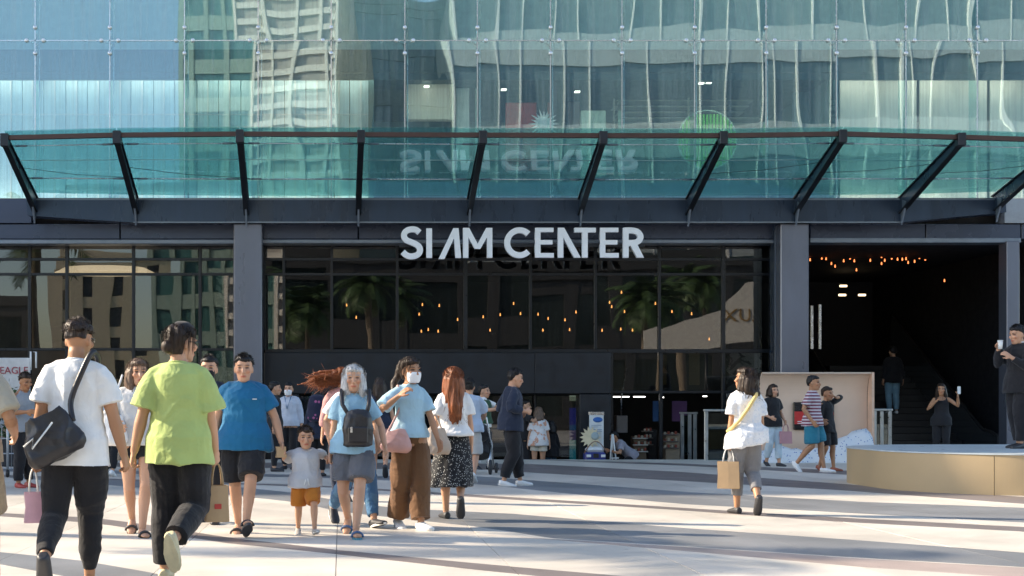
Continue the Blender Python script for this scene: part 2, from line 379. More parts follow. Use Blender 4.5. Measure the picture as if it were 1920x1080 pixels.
# glowing strips added at ceiling and sill to brighten the blinds and panels
fill_me = MB().bbox(-.5,.5,-.05,.05,-.02,.02,.01).mesh('fill_strip'); fill_me.materials.append(mat('fill_strip', (.9,.9,.88), .5, emit=(1,.93,.82), estr=4.8))
for i in range(len(xj)-1):
    if -80 < colx[i] < 1930:
        for zz in (zs0-.04, Z_(-195)-.04, Z_(376)+.02): share('fill_strip', fill_me, mall, ((xj[i]+xj[i+1])/2, .60, zz+.02), (0,0,0), ((xj[i+1]-xj[i])*.8,1,1))
part(MB().box(XL, XR, Y0+.44, Y0+.5, zs0-.16, zs0-.004), 'strip_cover', MATS['slab_edge'])  # boards added to hide the glowing strips from view
part(MB().box(XL, XR, Y0+.44, Y0+.5, Z_(-195)-.16, Z_(-195)-.004), 'strip_cover', MATS['slab_edge'])
px = 1556
for k, w in enumerate((16, 150, 132, 96, 120, 130, 150)):
    Yb = Y0+.95; xa, xb = PX(px+3, Yb), PX(px+w-3, Yb)
    part(MB().bbox(xa, xb, Yb, Yb+.05, bz0, bz1-.02, .008), 'wall_panel', mat('aqua_edge', (.4,.7,.74), .4) if k == 0 else M_creamwall)
    px += w
part(MB().box(PX(690,Y0+1.2), PX(700,Y0+1.2), Y0+.7, Y0+6, bz0, bz1), 'partition', mat('dark_teal_wall', (.05,.13,.14), .5))
part(MB().box(PX(1548,Y0+1.2), PX(1556,Y0+1.2), Y0+.7, Y0+6, bz0, bz1), 'partition', MATS['dark_teal_wall'])
part(MB().box(XL, XR, Y0+6.0, Y0+6.1, bz0, bz1), 'back_wall', mat('deep_teal_wall', (.24,.32,.32), .5, var=.3, scale=.7))
part(MB().box(PX(690,Y0+1), PX(1556,Y0+1), Y0+.7, Y0+1.0, Z_(146,Y0+.9), Z_(140,Y0+.9)), 'ceiling_trim', mat('pale_aqua_trim', (.45,.62,.62), .5))
# upper room furniture seen through the glass
def upbox(px0, px1, py0, py1, Y, d, m, name):
    part(MB().bbox(PX(px0,Y), PX(px1,Y), Y, Y+d, PZ(py1,Y), PZ(py0,Y), .01), name, m)
upbox(762, 850, 152, 224, Y0+1.6, .25, M_creamwall, 'bulkhead')
upbox(764, 845, 226, 300, Y0+2.4, .2, mat('blue_grey_board', (.13,.22,.28), .5), 'display_board')
upbox(855, 880, 165, 320, Y0+2.0, .3, mat('pale_pillar', (.55,.62,.6), .5), 'interior_pillar')
upbox(948, 1006, 192, 320, Y0+2.2, .1, mat('red_panel', (.42,.06,.06), .5), 'red_panel')
upbox(1065, 1088, 190, 320, Y0+2.8, .1, mat('dark_wood', (.07,.05,.045), .5), 'display_board')
upbox(1090, 1136, 207, 330, Y0+1.5, .2, mat('sage_panel', (.4,.52,.44), .6), 'display_board')
upbox(1490, 1540, 150, 330, Y0+2.4, .2, MATS['blue_grey_board'], 'display_board')
for py in range(176, 262, 11):
    upbox(1152 + (py % 3)*4, 1432 - (py % 5)*9, py, py+1.6, Y0+3.2, .5, mat('pale_shelf', (.5,.5,.44), .5), 'shelf_board')
for px in (1150, 1215, 1290, 1360, 1435): upbox(px, px+3, 165, 330, Y0+3.1, .05, MATS['pale_shelf'], 'shelf_post')
for px, py in ((800,161),(945,167),(1083,171),(1316,155),(1330,154)):
    Y = Y0+1.4; m = MB().bbox(PX(px-5,Y), PX(px+5,Y), Y, Y+.1, PZ(py,Y)-.02, PZ(py,Y)+.015, .006)
    part(m, 'ceiling_light', mat('ceiling_light', (.9,.9,.85), .4, emit=(1,.93,.8), estr=1.6))
# starburst ornament
sb = MB(); Y = Y0+1.1; cx_, cz_ = PX(1020,Y), PZ(232,Y); pts = []
for k in range(40):
    a = 2*math.pi*k/40; r = (.36 if k % 4 == 0 else .31) if k % 2 == 0 else .17
    pts.append((cx_+r*math.cos(a), Y, cz_+r*math.sin(a)))
sb.prism(pts, (0,.04,0))
so = sb.build('starburst_ornament', M_white); tag(so, 'white spiky starburst ornament hanging behind the upper glass', 'ornament')
fb = MB().lathe((cx_, Y-.02, cz_), [(0,-.03),(.08,-.028),(.13,-.012),(.15,.0),(.15,.03)], 24, 'y'); fb.build('boss', mat('pale_boss', (.5,.58,.58), .5), so)
# round green slatted sign
gs = empty('round_sign', (PX(1326,Y0+1.4), Y0+1.4, PZ(262,Y0+1.4)), 0, 'round green slatted sign with a pale rim behind the upper glass', 'sign')
MB().tube([(.69*math.cos(a),0,.69*math.sin(a)) for a in np.linspace(0,2*math.pi,49)], .018, 6).build('rim', mat('pale_green_rim', (.5,.68,.55), .4), gs)
for k in range(17):
    x = -.64 + k*.08; h = math.sqrt(max(.0, .67**2 - x*x))
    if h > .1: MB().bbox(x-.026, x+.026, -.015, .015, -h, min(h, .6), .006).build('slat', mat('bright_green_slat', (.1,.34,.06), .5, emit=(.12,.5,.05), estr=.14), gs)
for z in (-.4,-.2,0,.2,.4): MB().box(-.6,.6,.018,.04,z-.012,z+.012).build('crossbar', mat('pale_green_bar', (.35,.6,.3), .4), gs)

# ------------------------------------------------------------------ lower storey: beams, columns, storefronts
YC = 31.75                           # front plane of the columns
def fbox(px0, px1, py0, py1, Y, d, m, name, b=.012):
    return part(MB().bbox(PX(px0,Y), PX(px1,Y), Y, Y+d, PZ(py1,Y), PZ(py0,Y), b), name, m)
for a, b in ((-220,225),(225,440),(492,672),(672,1090),(1090,1455),(1519,1736),(1736,1915),(1915,2130)):
    fbox(a+1, b-1, 420, 448, 31.95, .4, M_head, 'header_panel')
fbox(-220, 440, 449, 457, 31.9, .5, M_ledge, 'header_ledge'); fbox(492, 1455, 449, 456, 31.9, .5, M_ledge, 'header_ledge'); fbox(1519, 1915, 446, 455, 31.9, .5, M_ledge, 'header_ledge')
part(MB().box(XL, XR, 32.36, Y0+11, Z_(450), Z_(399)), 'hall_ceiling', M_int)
part(MB().box(XL, X_(60), 31.9, 32.34, Z_(419), Z_(373)), 'side_fascia', M_head); part(MB().box(X_(1880), XR, 31.9, 32.34, Z_(419), Z_(373)), 'side_fascia', mat('light_fascia', (.3,.32,.34), .4, .3))
for px0, px1 in ((438,491),(1464,1517)):
    fbox(px0, px1, 419, 893, 31.45, .55, M_col, 'column', .02)
fbox(1453, 1466, 419, 893, 31.8, .4, M_dark, 'column_reveal')
fbox(1888, 1912, 452, 893, 31.8, .4, M_col, 'column')
# storefront glazing
YG = 32.5
lp = MB().box(-.5,.5,-.008,.008,-.5,.5).mesh('glass_pane'); lp.materials.append(M_lowglass)
def lower_pane(px0, px1, py0, py1):
    xa, xb, za, zb = PX(px0,YG)+.03, PX(px1,YG)-.03, PZ(py1,YG)+.02, PZ(py0,YG)-.02
    share('glass_pane', lp, mall, ((xa+xb)/2, YG-Y0, (za+zb)/2), (random.gauss(0,.004),0,random.gauss(0,.006)), (xb-xa,1,zb-za))
def vbar(px, py0, py1, w=5): fbox(px-w/2, px+w/2, py0, py1, YG-.06, .12, M_mull, 'mullion', .006)
def hbar(px0, px1, py, w=5): fbox(px0, px1, py-w/2, py+w/2, YG-.045, .09, M_mull, 'transom', .006)
cv = [495,532,622,745,873,995,1117,1237,1357,1462]; cr = [456,486,514,658]
for i in range(len(cv)-1):
    for r in range(3): lower_pane(cv[i], cv[i+1], cr[r], cr[r+1])
for v in cv: vbar(v, 456, 656, 7 if v in (1357,873) else 5)
for r in (486,514,658): hbar(497, 1460, r, 5 if r != 658 else 7)
for a, b in ((1147,1237),(1237,1357),(1357,1462)):
    lower_pane(a, b, 660, 735)
    if a > 1200 and False: pass
for v in (1147,1240,1357): vbar(v, 662, 892, 6)
hbar(1147, 1460, 735, 5)
lv = [-130,-40,55,125,250,375,440]; lr = [456,486,514,655,893]
for i in range(len(lv)-1):
    for r in range(4):
        if i == 2 and r > 2: continue
        lower_pane(lv[i], lv[i+1], lr[r], lr[r+1])
for v in lv: vbar(v, 456, 892, 6)
for r in (486,514,655): hbar(-130, 440, r, 5)
# dark portal box with its doorway
YP = 32.2
fbox(495, 1003, 661, 738, YP, .5, M_darker, 'portal_panel'); fbox(1003, 1146, 661, 738, YP, .5, M_darker, 'portal_panel')
fbox(1087, 1146, 739, 893, YP, .5, M_darker, 'portal_panel'); fbox(495, 560, 739, 893, YP, .5, M_darker, 'portal_panel')
for a, b in ((560,700),(700,850),(850,1000),(1003,1085)):
    lower_pane(a, b, 741, 893)
    vbar(a, 741, 892, 4)
# hall interior: walls, stairs, escalators
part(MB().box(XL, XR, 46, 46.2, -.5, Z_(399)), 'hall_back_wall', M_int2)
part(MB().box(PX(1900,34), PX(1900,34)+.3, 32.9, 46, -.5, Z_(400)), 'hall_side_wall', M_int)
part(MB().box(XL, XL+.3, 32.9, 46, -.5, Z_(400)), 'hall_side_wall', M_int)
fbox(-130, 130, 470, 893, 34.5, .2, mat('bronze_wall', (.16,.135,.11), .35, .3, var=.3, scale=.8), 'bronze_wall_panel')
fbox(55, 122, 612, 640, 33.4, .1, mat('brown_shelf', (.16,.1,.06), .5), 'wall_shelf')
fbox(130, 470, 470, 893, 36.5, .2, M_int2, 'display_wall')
steps = empty('stair_flight', (0,0,0), 0, 'wide dark stair flight rising inside the open entrance', 'stairs')
sx0, sx1 = PX(1640,36), PX(1850,36)
for k in range(17):
    y = 34.2 + k*.32; z = -.5 + k*.165
    MB().bbox(sx0, sx1, y, y+.34, -.5, z+.165, .012).build('step', mat('black_stone_step', (.014,.014,.016), .4), steps)
for i, (px, lab) in enumerate(((1560,'escalator with dark balustrades nearest the grey column in the entrance'),(1690+170,'escalator with dark balustrades beside the dark side wall of the entrance'))):
    x = PX(px, 35); e = empty('escalator', (x, 33.6, -.5), 0, lab, 'escalator', 'escalators inside the entrance')
    for s in (-1, 1):
        pts = [(s*.5,0,.1),(s*.5,0,1.0),(s*.5,.8,1.1),(s*.5,6.5,4.3),(s*.5,6.5,3.2),(s*.5,.9,.1)]
        MB().prism(pts, (.03*s,0,0)).build('balustrade', mat('smoked_balustrade', (.04,.045,.05), .15, .2), e)
        MB().tube([(s*.515,-.02,.2),(s*.515,-.1,.6),(s*.515,-.02,.98),(s*.515,.3,1.07),(s*.515,.8,1.13),(s*.515,6.5,4.33)], .035, 8).build('handrail', mat('black_rubber', (.02,.02,.02), .5), e)
        MB().bbox(s*.56-.04, s*.56+.04, -.15, .75, 0, .72, .02).build('newel', M_steel, e)
    MB().prism([(-.48,0,.0),(-.48,.6,.05),(-.48,6.5,3.3),(-.48,6.5,2.9),(-.48,.9,-.05)], (.96,0,0)).build('tread_band', mat('grooved_tread', (.12,.12,.125), .4, .6), e)
# pendant bulbs inside
bulb_me = MB().lathe((0,0,0), [(.005,.05),(.012,.045),(.012,.02),(.018,.0),(.014,-.016),(.0,-.022)], 10).mesh('pendant_bulb')
bulb_me.materials.append(mat('warm_bulb', (.9,.6,.3), .4, emit=(1,.42,.12), estr=3.0))
bl = [(786,590),(792,572),(803,619),(790,622),(938,591),(976,589),(1009,590),(1080,586),(919,620),(906,595),(1018,620),(1068,619),(1143,568),(1147,576),(1171,585),(1164,618),(1186,620),(1229,570),(668,596),(650,573),(1260,585),(963,570),(858,600)]
rb = random.Random(11); bl += [(rb.uniform(770,1340), rb.uniform(545,640)) for _ in range(9)]
for px, py in bl:
    Y = 34.6 + random.uniform(-.5,.8)
    tag(share('pendant_bulb', bulb_me, None, (PX(px,Y), Y, PZ(py,Y))), 'tiny warm pendant bulb glowing behind the centre entrance glass', 'light bulb', 'bulbs behind the centre glass')
bl2 = [(1519,488),(1541,485),(1549,486),(1559,495),(1566,500),(1582,490),(1594,485),(1602,490),(1632,489),(1653,482),(1653,495),(1659,489),(1672,485),(1683,487),(1692,487),(1699,486),(1703,493),(1715,491),(1724,484),(1735,487),(1606,507),(1771,527)]
bulb2 = bulb_me.copy(); bulb2.materials[0] = mat('red_bulb', (.9,.4,.2), .4, emit=(1,.25,.07), estr=1.2)
for px, py in bl2:
    Y = 35.5 + random.uniform(-.5,.8)
    tag(share('pendant_bulb', bulb2, None, (PX(px,Y), Y, PZ(py,Y))), 'tiny red-orange pendant bulb glowing high inside the open entrance', 'light bulb', 'bulbs inside the open entrance')
# lit shop window far inside, wall lamps
fbox(1690, 1732, 535, 580, 44.5, .1, mat('lit_far_window', (.5,.7,.65), .5, emit=(.6,.85,.75), estr=.8), 'far_window')
for px, py in ((1582,536),(1580,553),(1617,553)): fbox(px-7, px+7, py-2, py+2, 40, .05, mat('shelf_light', (.9,.8,.6), .5, emit=(1,.75,.45), estr=1.2), 'shelf_light')
fbox(1535, 1541, 570, 655, 33.6, .06, M_steel, 'handrail_post'); fbox(1520, 1526, 572, 655, 33.6, .06, M_steel, 'handrail_post')
# oval cove light of the left-hand shop
ov = MB(); Y = 34.0; n = 40; ring = []
for k in range(n):
    a = 2*math.pi*k/n; ring.append((PX(197,Y)+1.2*math.cos(a), Y+.9*math.sin(a)))
zc = PZ(512,Y)
vs = [(x,y,zc) for x,y in ring] + [(PX(197,Y)+(x-PX(197,Y))*.8, Y+(y-Y)*.8, zc+.12) for x,y in ring]
ov.add(vs, [(i,(i+1)%n,n+(i+1)%n,n+i) for i in range(n)]); ov.add(vs[n:], [tuple(range(n))])
o = ov.build('oval_ceiling_light', mat('cove_light', (.9,.8,.6), .5, emit=(1,.8,.55), estr=.8)); tag(o, 'oval warm cove light in the ceiling of the left shop window', 'ceiling light')

# ------------------------------------------------------------------ the glass canopy
can = empty('glass_canopy', (0, 31.6, 5.6), 0, 'teal glass entrance canopy on dark raking beams with brown front rail', 'canopy')
def cpart(mb, name, m):
    o = mb.build(name, m, can, loc=(0,-31.6,-5.6)); return o
YR, YF = 31.3, 28.65
front = [(10,257),(220,252),(450,250),(677,251),(905,252),(1130,253),(1355,253),(1578,250),(1800,256),(1995,262)]
rear = [(65,366),(255,370),(462,372),(672,372),(880,372),(1088,372),(1290,372),(1492,371),(1690,369),(1868,364)]
FP = [Vector((PX(a,YF), YF, PZ(b,YF))) for a, b in front]; RP = [Vector((PX(a,YR), YR, PZ(b,YR))) for a, b in rear]
for f, r in zip(FP, RP):
    d = (f-r).normalized(); up = Vector((0,0,1)); w = .055
    # tapered I-section beam: web and flanges
    a0, a1 = r + d*(-.12), f + d*.06
    for nm, wd, o0, o1 in (('beam_web', .025, (-.34,-.02), (-.16,-.02)), ('top_flange', .06, (-.02,.01), (-.02,.01)), ('bottom_flange', .06, None, None)):
        if nm == 'bottom_flange': q = [a0+up*-.37, a1+up*-.19, a1+up*-.16, a0+up*-.34]
        else: q = [a0+up*o0[0], a1+up*o1[0], a1+up*o1[1], a0+up*o0[1]]
        q = [p + Vector((-wd,0,0)) for p in q]
        cpart(MB().prism(q, (2*wd,0,0)), nm, M_dark if nm == 'beam_web' else M_darker)
    cpart(MB().prism([Vector((r.x-.02, YR-.02, r.z-.05)), Vector((r.x-.02, YR-.30, r.z-.14)), Vector((r.x-.02, YR-.02, r.z-.62))], (.04,0,0)), 'bracket_fin', M_ledge)
    cpart(MB().bbox(f.x-.08, f.x+.08, f.y-.12, f.y+.08, f.z-.2, f.z+.06, .01), 'beam_end_plate', M_darker)
for i in range(len(FP)-1):
    a, b = FP[i], FP[i+1]
    cpart(MB().prism([a+Vector((.06,-.05,-.06)), b+Vector((-.06,-.05,-.06)), b+Vector((-.06,-.05,.03)), a+Vector((.06,-.05,.03))], (0,.1,0)), 'front_rail', M_rust)
    # glass sheet, a little beyond the rail at the front
    dd = .12
    f0, f1 = a + (a-RP[i])*.045, b + (b-RP[i+1])*.045
    r0, r1 = RP[i], RP[i+1]; h = Vector((0,0,.055))
    cpart(MB().prism([f0+h+Vector((.012,0,0)), f1+h-Vector((.012,0,0)), r1+h-Vector((.012,0,0)), r0+h+Vector((.012,0,0))], (0,0,.018)), 'glass_sheet', M_canglass)
    for t, rr in ((.12,.012),(.66,.014)):
        p, q = a.lerp(RP[i], t), b.lerp(RP[i+1], t); dn = Vector((0,0,-.03))
        cpart(MB().tube([p+dn, q+dn], rr, 6), 'tie_rod', M_steel)
        for s in (.06, .94): c = p.lerp(q, s)+dn; cpart(MB().tube([c, c+(q-p).normalized()*.22*(1 if s < .5 else -1)], .022, 6), 'rod_sleeve', M_ledge)
    p, q = a.lerp(RP[i], .42)+h, b.lerp(RP[i+1], .42)+h
    cpart(MB().tube([p+Vector((.02,0,-.004)), q-Vector((.02,0,.004))], .007, 5), 'glass_joint', mat('pale_seal', (.4,.55,.55), .5))
    if i in (6,7,8,0,1):   # diagonal cables
        p, q = a.lerp(RP[i], .35 if i > 2 else .45), b.lerp(RP[i+1], .62)
        if i > 2: p = RP[i+1].lerp(b, .62); q = a.lerp(RP[i], .55)
        cpart(MB().tube([p+Vector((0,0,-.06)), (p+q)/2+Vector((0,0,-.1)), q+Vector((0,0,-.06))], .006, 5), 'cable', M_darker)
# fascia beam with tapered ends
YB = 31.32
pts = [(48,371),(1886,371),(1887,398),(1695,416),(1500,417),(250,417),(52,404)]
cpart(MB().prism([(PX(a,YB), YB, PZ(b,YB)) for a, b in pts], (0,.42,0)), 'fascia_beam', M_dark)
for a, b in ((48,330),(330,672),(672,1088),(1088,1492),(1492,1886)): cpart(MB().box(PX(a,YB)+.006, PX(b,YB)-.006, YB-.008, YB-.001, PZ(375,YB), PZ(372,YB)), 'cover_strip', M_ledge)
for a, b in ((250,672),(672,1088),(1088,1492),(1492,1690)): cpart(MB().box(PX(a,YB)+.004, PX(b,YB)-.004, YB-.012, YB-.001, PZ(418,YB), PZ(415.5,YB)), 'drip_strip', M_ledge)
# ------------------------------------------------------------------ SIAM CENTER sign
YS = 31.2
sign = empty('mall_sign', (PX(980,YS), YS, PZ(487,YS)), 0, 'large white raised letters of the mall name above the entrance', 'sign')
M_let = mat('white_letter', (.93,.93,.94), .35, var=.03)
def smooth_path(p, n=5):
    q = []
    for i in range(len(p)-1):
        p0, p1, p2, p3 = p[max(i-1,0)], p[i], p[i+1], p[min(i+2,len(p)-1)]
        for k in range(n):
            t = k/n; q.append(tuple(.5*(2*p1[j]+(p2[j]-p0[j])*t+(2*p0[j]-5*p1[j]+4*p2[j]-p3[j])*t*t+(3*p1[j]-p0[j]-3*p2[j]+p3[j])*t**3) for j in (0,1)))
    return q + [tuple(p[-1])]
def stroke(mb, p, w, off):
    p = [Vector(a) for a in p]; L = []; R = []
    for i in range(len(p)):
        t = (p[min(i+1,len(p)-1)]-p[max(i-1,0)]).normalized(); nn = Vector((-t.y,t.x))
        L.append(p[i]+nn*w/2); R.append(p[i]-nn*w/2)
    def w3(a, y): return ((PX(740+.2552*a.x,YS)-sign.location.x), y, PZ(410+.2552*a.y,YS)-sign.location.z)
    n = len(p); vs = [w3(a, off) for a in L]+[w3(a, off) for a in R]+[w3(a, .11) for a in L]+[w3(a, .11) for a in R]
    fs = []
    for i in range(n-1):
        fs += [(i,i+1,n+i+1,n+i),(2*n+i,3*n+i,3*n+i+1,2*n+i+1),(i,2*n+i,2*n+i+1,i+1),(n+i,n+i+1,3*n+i+1,3*n+i)]
    fs += [(0,n,3*n,2*n),(n-1,3*n-1,4*n-1,2*n-1)]
    mb.add(vs, fs)
def poly(mb, p, off):
    def w3(x, y): return ((PX(740+.2552*x,YS)-sign.location.x), off, PZ(410+.2552*y,YS)-sign.location.z)
    mb.prism([w3(*a) for a in p], (0,.11-off,0))
def letter(name, strokes):
    mb = MB(); 
    for k, (kind, p) in enumerate(strokes):
        if kind == 'p': poly(mb, p, -.002*k)
        else: stroke(mb, p, 43, -.002*k)
    mb.build(name, M_let, sign)
rect = lambda a, b, c, d: [(a,b),(c,b),(c,d),(a,d)]
letter('letter_s', [('s', smooth_path([(183,101),(158,82),(125,77),(92,86),(71,108),(71,135),(88,157),(120,171),(155,186),(180,206),(187,232),(177,256),(150,272),(115,276),(85,266),(60,243)]))])
letter('letter_i', [('p', rect(233,70,275,288))])
letter('letter_a', [('p', [(322,296),(366,296),(470,70),(430,70)]), ('p', [(432,69),(470,69),(489,288),(447,288)])])
letter('letter_m', [('p', rect(503,67,542,287)), ('p', [(503,67),(548,67),(630,222),(590,222)]), ('p', [(590,222),(630,222),(718,67),(673,67)]), ('p', rect(679,67,718,287))])
letter('letter_c', [('s', [(918+90*math.cos(math.radians(a)), 176-92*math.sin(math.radians(a))) for a in range(44, 318, 8)])])
def E(x0, x1): return [('p', rect(x0,66,x0+41,286)), ('p', rect(x0,66,x1,98)), ('p', rect(x0,157,x1-8,189)), ('p', rect(x0,252,x1+2,286))]
letter('letter_e', E(1031,1168))
letter('letter_n', [('p', rect(1200,66,1240,286)), ('p', [(1200,66),(1246,66),(1368,286),(1320,286)])])
letter('letter_t', [('p', rect(1322,66,1479,100)), ('p', rect(1378,66,1419,286))])
letter('letter_e', E(1508,1645))
letter('letter_r', [('p', rect(1679,66,1720,286)), ('s', smooth_path([(1690,86),(1745,86),(1785,97),(1807,128),(1797,160),(1760,176),(1690,178)])), ('p', [(1728,185),(1775,172),(1832,286),(1782,286)])])
MB().box(-2.7,2.7,.14,.18,.30,.36).build('mounting_rail', M_darker, sign)
# ------------------------------------------------------------------ the town behind the viewer, mirrored in the glass
def building(name, label, loc, rz, w, d, h, m_wall, m_glass, bays, floors, win=.6, fin=None, band=None, sill=True):
    """loc: centre of the face towards the mall (local +Y face); windows recessed into a real frame of piers and spandrels"""
    b = empty(name, loc, rz, label, 'building')
    MB().box(-w/2, w/2, -d, -.35, 0, h).build('body', m_wall, b)
    bw, fh = w/bays, h/floors
    pier = MB()
    for i in range(bays+1):
        x = -w/2 + i*bw; MB().box(x-bw*(1-win)/2, x+bw*(1-win)/2, -.349, 0, 0, h).build('pier', fin or m_wall, b)
    for f in range(floors+1):
        z = f*fh; MB().box(-w/2, w/2, -.348, -.06, max(0,z-fh*.18), min(h,z+fh*.18)).build('spandrel', band or m_wall, b)
    g = MB().box(-w/2+.1, w/2-.1, -.347, -.25, .1, h-.1); g.build('window_glass', m_glass, b)
    MB().box(-w/2-.3, w/2+.3, -d, .15, h, h+.7).build('parapet', m_wall, b)
    return b
M_winblue = mat('blue_window', (.17,.23,.25), .15, .2)
M_beige = mat('beige_render', (.62,.54,.42), .8, var=.1, scale=.4)
M_stripe = mat('pale_stone_band', (.78,.74,.66), .8, var=.06)
M_greyb = mat('grey_cladding', (.46,.52,.53), .6, var=.15, scale=.3)
M_whitefin = mat('white_fin', (.8,.8,.78), .5)
M_creamb = mat('cream_render', (.66,.57,.43), .8)
building('striped_tower', 'tall pale striped tower mirrored in the middle of the upper glass', (-3.5,-44,0), math.radians(14), 8.0, 9, 58, M_beige, mat('window_slot', (.4,.37,.33), .6), 4, 44, .86, fin=M_stripe, band=M_stripe)  # window slots in a greyish beige
building('shopping_block', 'grey glass block with white fins mirrored in the right of the upper glass', (31,-36,0), math.radians(3), 46, 14, 40, M_greyb, M_winblue, 19, 6, .95, fin=M_whitefin, band=mat('spandrel_grey', (.45,.5,.5), .5))
building('cream_block', 'low cream building with dark windows mirrored in the left shop glass', (-19.5,-58,0), math.radians(-6), 8, 10, 13, M_creamb, mat('dim_window', (.08,.09,.1), .3), 4, 5, .5)
building('far_block', 'plain grey-blue block mirrored between tower and shopping block', (5.6,-52,0), 0, 8, 9, 34, mat('blue_grey_cladding', (.2,.28,.32), .5), M_winblue, 3, 9, .8)
building('side_block', 'slim green-grey block mirrored left of the striped tower', (-10.2,-50,0), math.radians(10), 5.0, 9, 44, mat('green_grey_cladding', (.25,.36,.33), .6), mat('green_window', (.08,.2,.2), .2, .2), 3, 14, .7)

building('dark_mirror_block', 'low dark block added to darken the reflection in the centre entrance glass', (22,-29,0), 0, 52, 5, 10.5, mat('dark_block_wall', (.05,.05,.05), .6), mat('dark_block_glass', (.03,.04,.04), .15, .2), 14, 2, .8)  # invented block that keeps the entrance glass reflections dark
building('low_dark_block', 'low dark block mirrored in the outer left shop glass', (-30,-40,0), 0, 14, 5, 9, mat('dark_block_wall', (.05,.05,.05), .6), MATS['dark_block_glass'], 4, 2, .8)
def leafmat(name, col):
    return mat(name, col, .55, var=.35, scale=3)
M_frond = leafmat('palm_frond', (.06,.11,.035)); M_trunk = mat('palm_trunk', (.2,.16,.12), .85, var=.3, scale=8, bump=.5, bscale=14)
def palm(loc, h, label, seed, nf=34):
    rnd = random.Random(seed); p = empty('palm_tree', loc, rnd.uniform(0,6), label, 'palm tree', 'palms around the plaza')
    pts = []; rs = []
    for k in range(14):
        t = k/13; pts.append((.25*math.sin(t*1.6), .1*t*t, h*t)); rs.append(.2-.07*t+(.015 if k % 2 else 0))
    MB().tube(pts, rs, 10).build('trunk', M_trunk, p)
    cr = MB(); top = Vector(pts[-1])
    for f in range(nf):
        az = f*2.399+rnd.uniform(-.2,.2); el = 1.25 - 1.75*(f/nf)+rnd.uniform(-.1,.1); L = rnd.uniform(2.1,2.8); n = 13
        sp = []; pos = top.copy(); e = el
        for k in range(n):
            sp.append(pos.copy()); st = L/n
            pos = pos + Vector((math.cos(az)*math.cos(e), math.sin(az)*math.cos(e), math.sin(e)))*st; e -= .11+.05*k/n
        cr.tube(sp, [.025-.0016*k for k in range(n)], 4)
        for k in range(1, n):
            t = (sp[k]-sp[k-1]).normalized(); side = t.cross(Vector((0,0,1))).normalized(); nrm = side.cross(t)
            ll = .62*math.sin(math.pi*(.12+.83*k/n))+.12
            for s in (-1,1):
                for q in (0,.5):
                    b0 = sp[k-1].lerp(sp[k], q); tip = b0 + (side*s*.85 + t*.55 - Vector((0,0,.35)) + nrm*rnd.uniform(-.15,.15)).normalized()*ll
                    w = t*.035
                    cr.add([b0-w, b0+w, (b0+tip)/2+w*1.1, tip, (b0+tip)/2-w*1.1], [(0,1,2,3,4)])
    cr.build('crown', M_frond, p)
    return p
palm((-1.8,-9,0), 6.3, 'palm tree mirrored in the glass left of the sign', 1)
palm((15.5,-8,0), 6.5, 'palm tree mirrored in the glass right of the sign', 2)
palm((19.5,-14,0), 8.0, 'taller palm tree mirrored behind the right palm', 3)
palm((2.5,-16,0), 7.5, 'palm tree mirrored just under the sign', 4)
palm((-10.4,15.4,0), 7.2, 'unseen palm tree added beyond the left edge to cast frond shadows on the plaza', 5, 9)  # added out of view for its streaky shadows
# curved white hoarding mirrored beside the right column
hd = empty('white_hoarding', (15.6,4.6,0), math.radians(188), 'white swept hoarding with gold capitals mirrored beside the right column', 'hoarding')
pts = [(-2.6,0,3.2),(1.4,0,3.9),(3.2,0,4.15),(3.2,0,6.6),(1.7,0,6.4),(.6,0,5.3),(-1.2,0,4.8),(-2.6,0,4.3)]
MB().prism([(-x,y,z) for x,y,z in pts], (0,.25,0)).build('panel', mat('ivory_panel', (.72,.7,.66), .6), hd)
me = text_mesh('DE LUXE', .75, .015); me.materials.append(mat('gold_letter', (.5,.33,.14), .4, .4))
share('lettering', me, hd, (-1.9,-.02,5.0), (math.radians(90),0,0))
for x in (-2.8,-.2,2.2): MB().tube([(x,.12,0),(x,.12,3.6)], .07, 8).build('post', M_darker, hd)

# ------------------------------------------------------------------ things on the plaza
# gold round-ended podium
pd = empty('gold_podium', (9.9, 21.2, 0), 0, 'broad low gold podium with rounded end on the right of the plaza', 'podium')
def rrect(x0, x1, y0, y1, r, n=48):
    out = []
    for cx, cy, a0 in ((x1-r,y1-r,0),(x0+r,y1-r,90),(x0+r,y0+r,180),(x1-r,y0+r,270)):
        for k in range(n+1):
            a = math.radians(a0+90*k/n); out.append((cx+r*math.cos(a), cy+r*math.sin(a)))
    return out
x0p = PX(1576, 22.2)-9.9
M_gold = mat('gold_laminate', (.47,.35,.2), .6, .05, var=.05, scale=2)
ol = rrect(x0p, 4.2, -2.45, 2.3, 1.9)
MB().prism([(x,y,.0) for x,y in ol], (0,0,.535)).build('drum', M_gold, pd)
ol2 = rrect(x0p-.012, 4.212, -2.462, 2.312, 1.91)
MB().prism([(x,y,.537) for x,y in ol2], (0,0,.018)).build('deck', mat('pale_deck', (.5,.56,.58), .35), pd)
MB().box(-1.3,-1.288,-2.456,-2.448,.01,.53).build('seam', mat('seam_brown', (.2,.15,.08), .6), pd)
MB().prism([(x*.985,y*.985,-.004) for x,y in ol], (0,0,.0035)).build('skid', M_darker, pd)

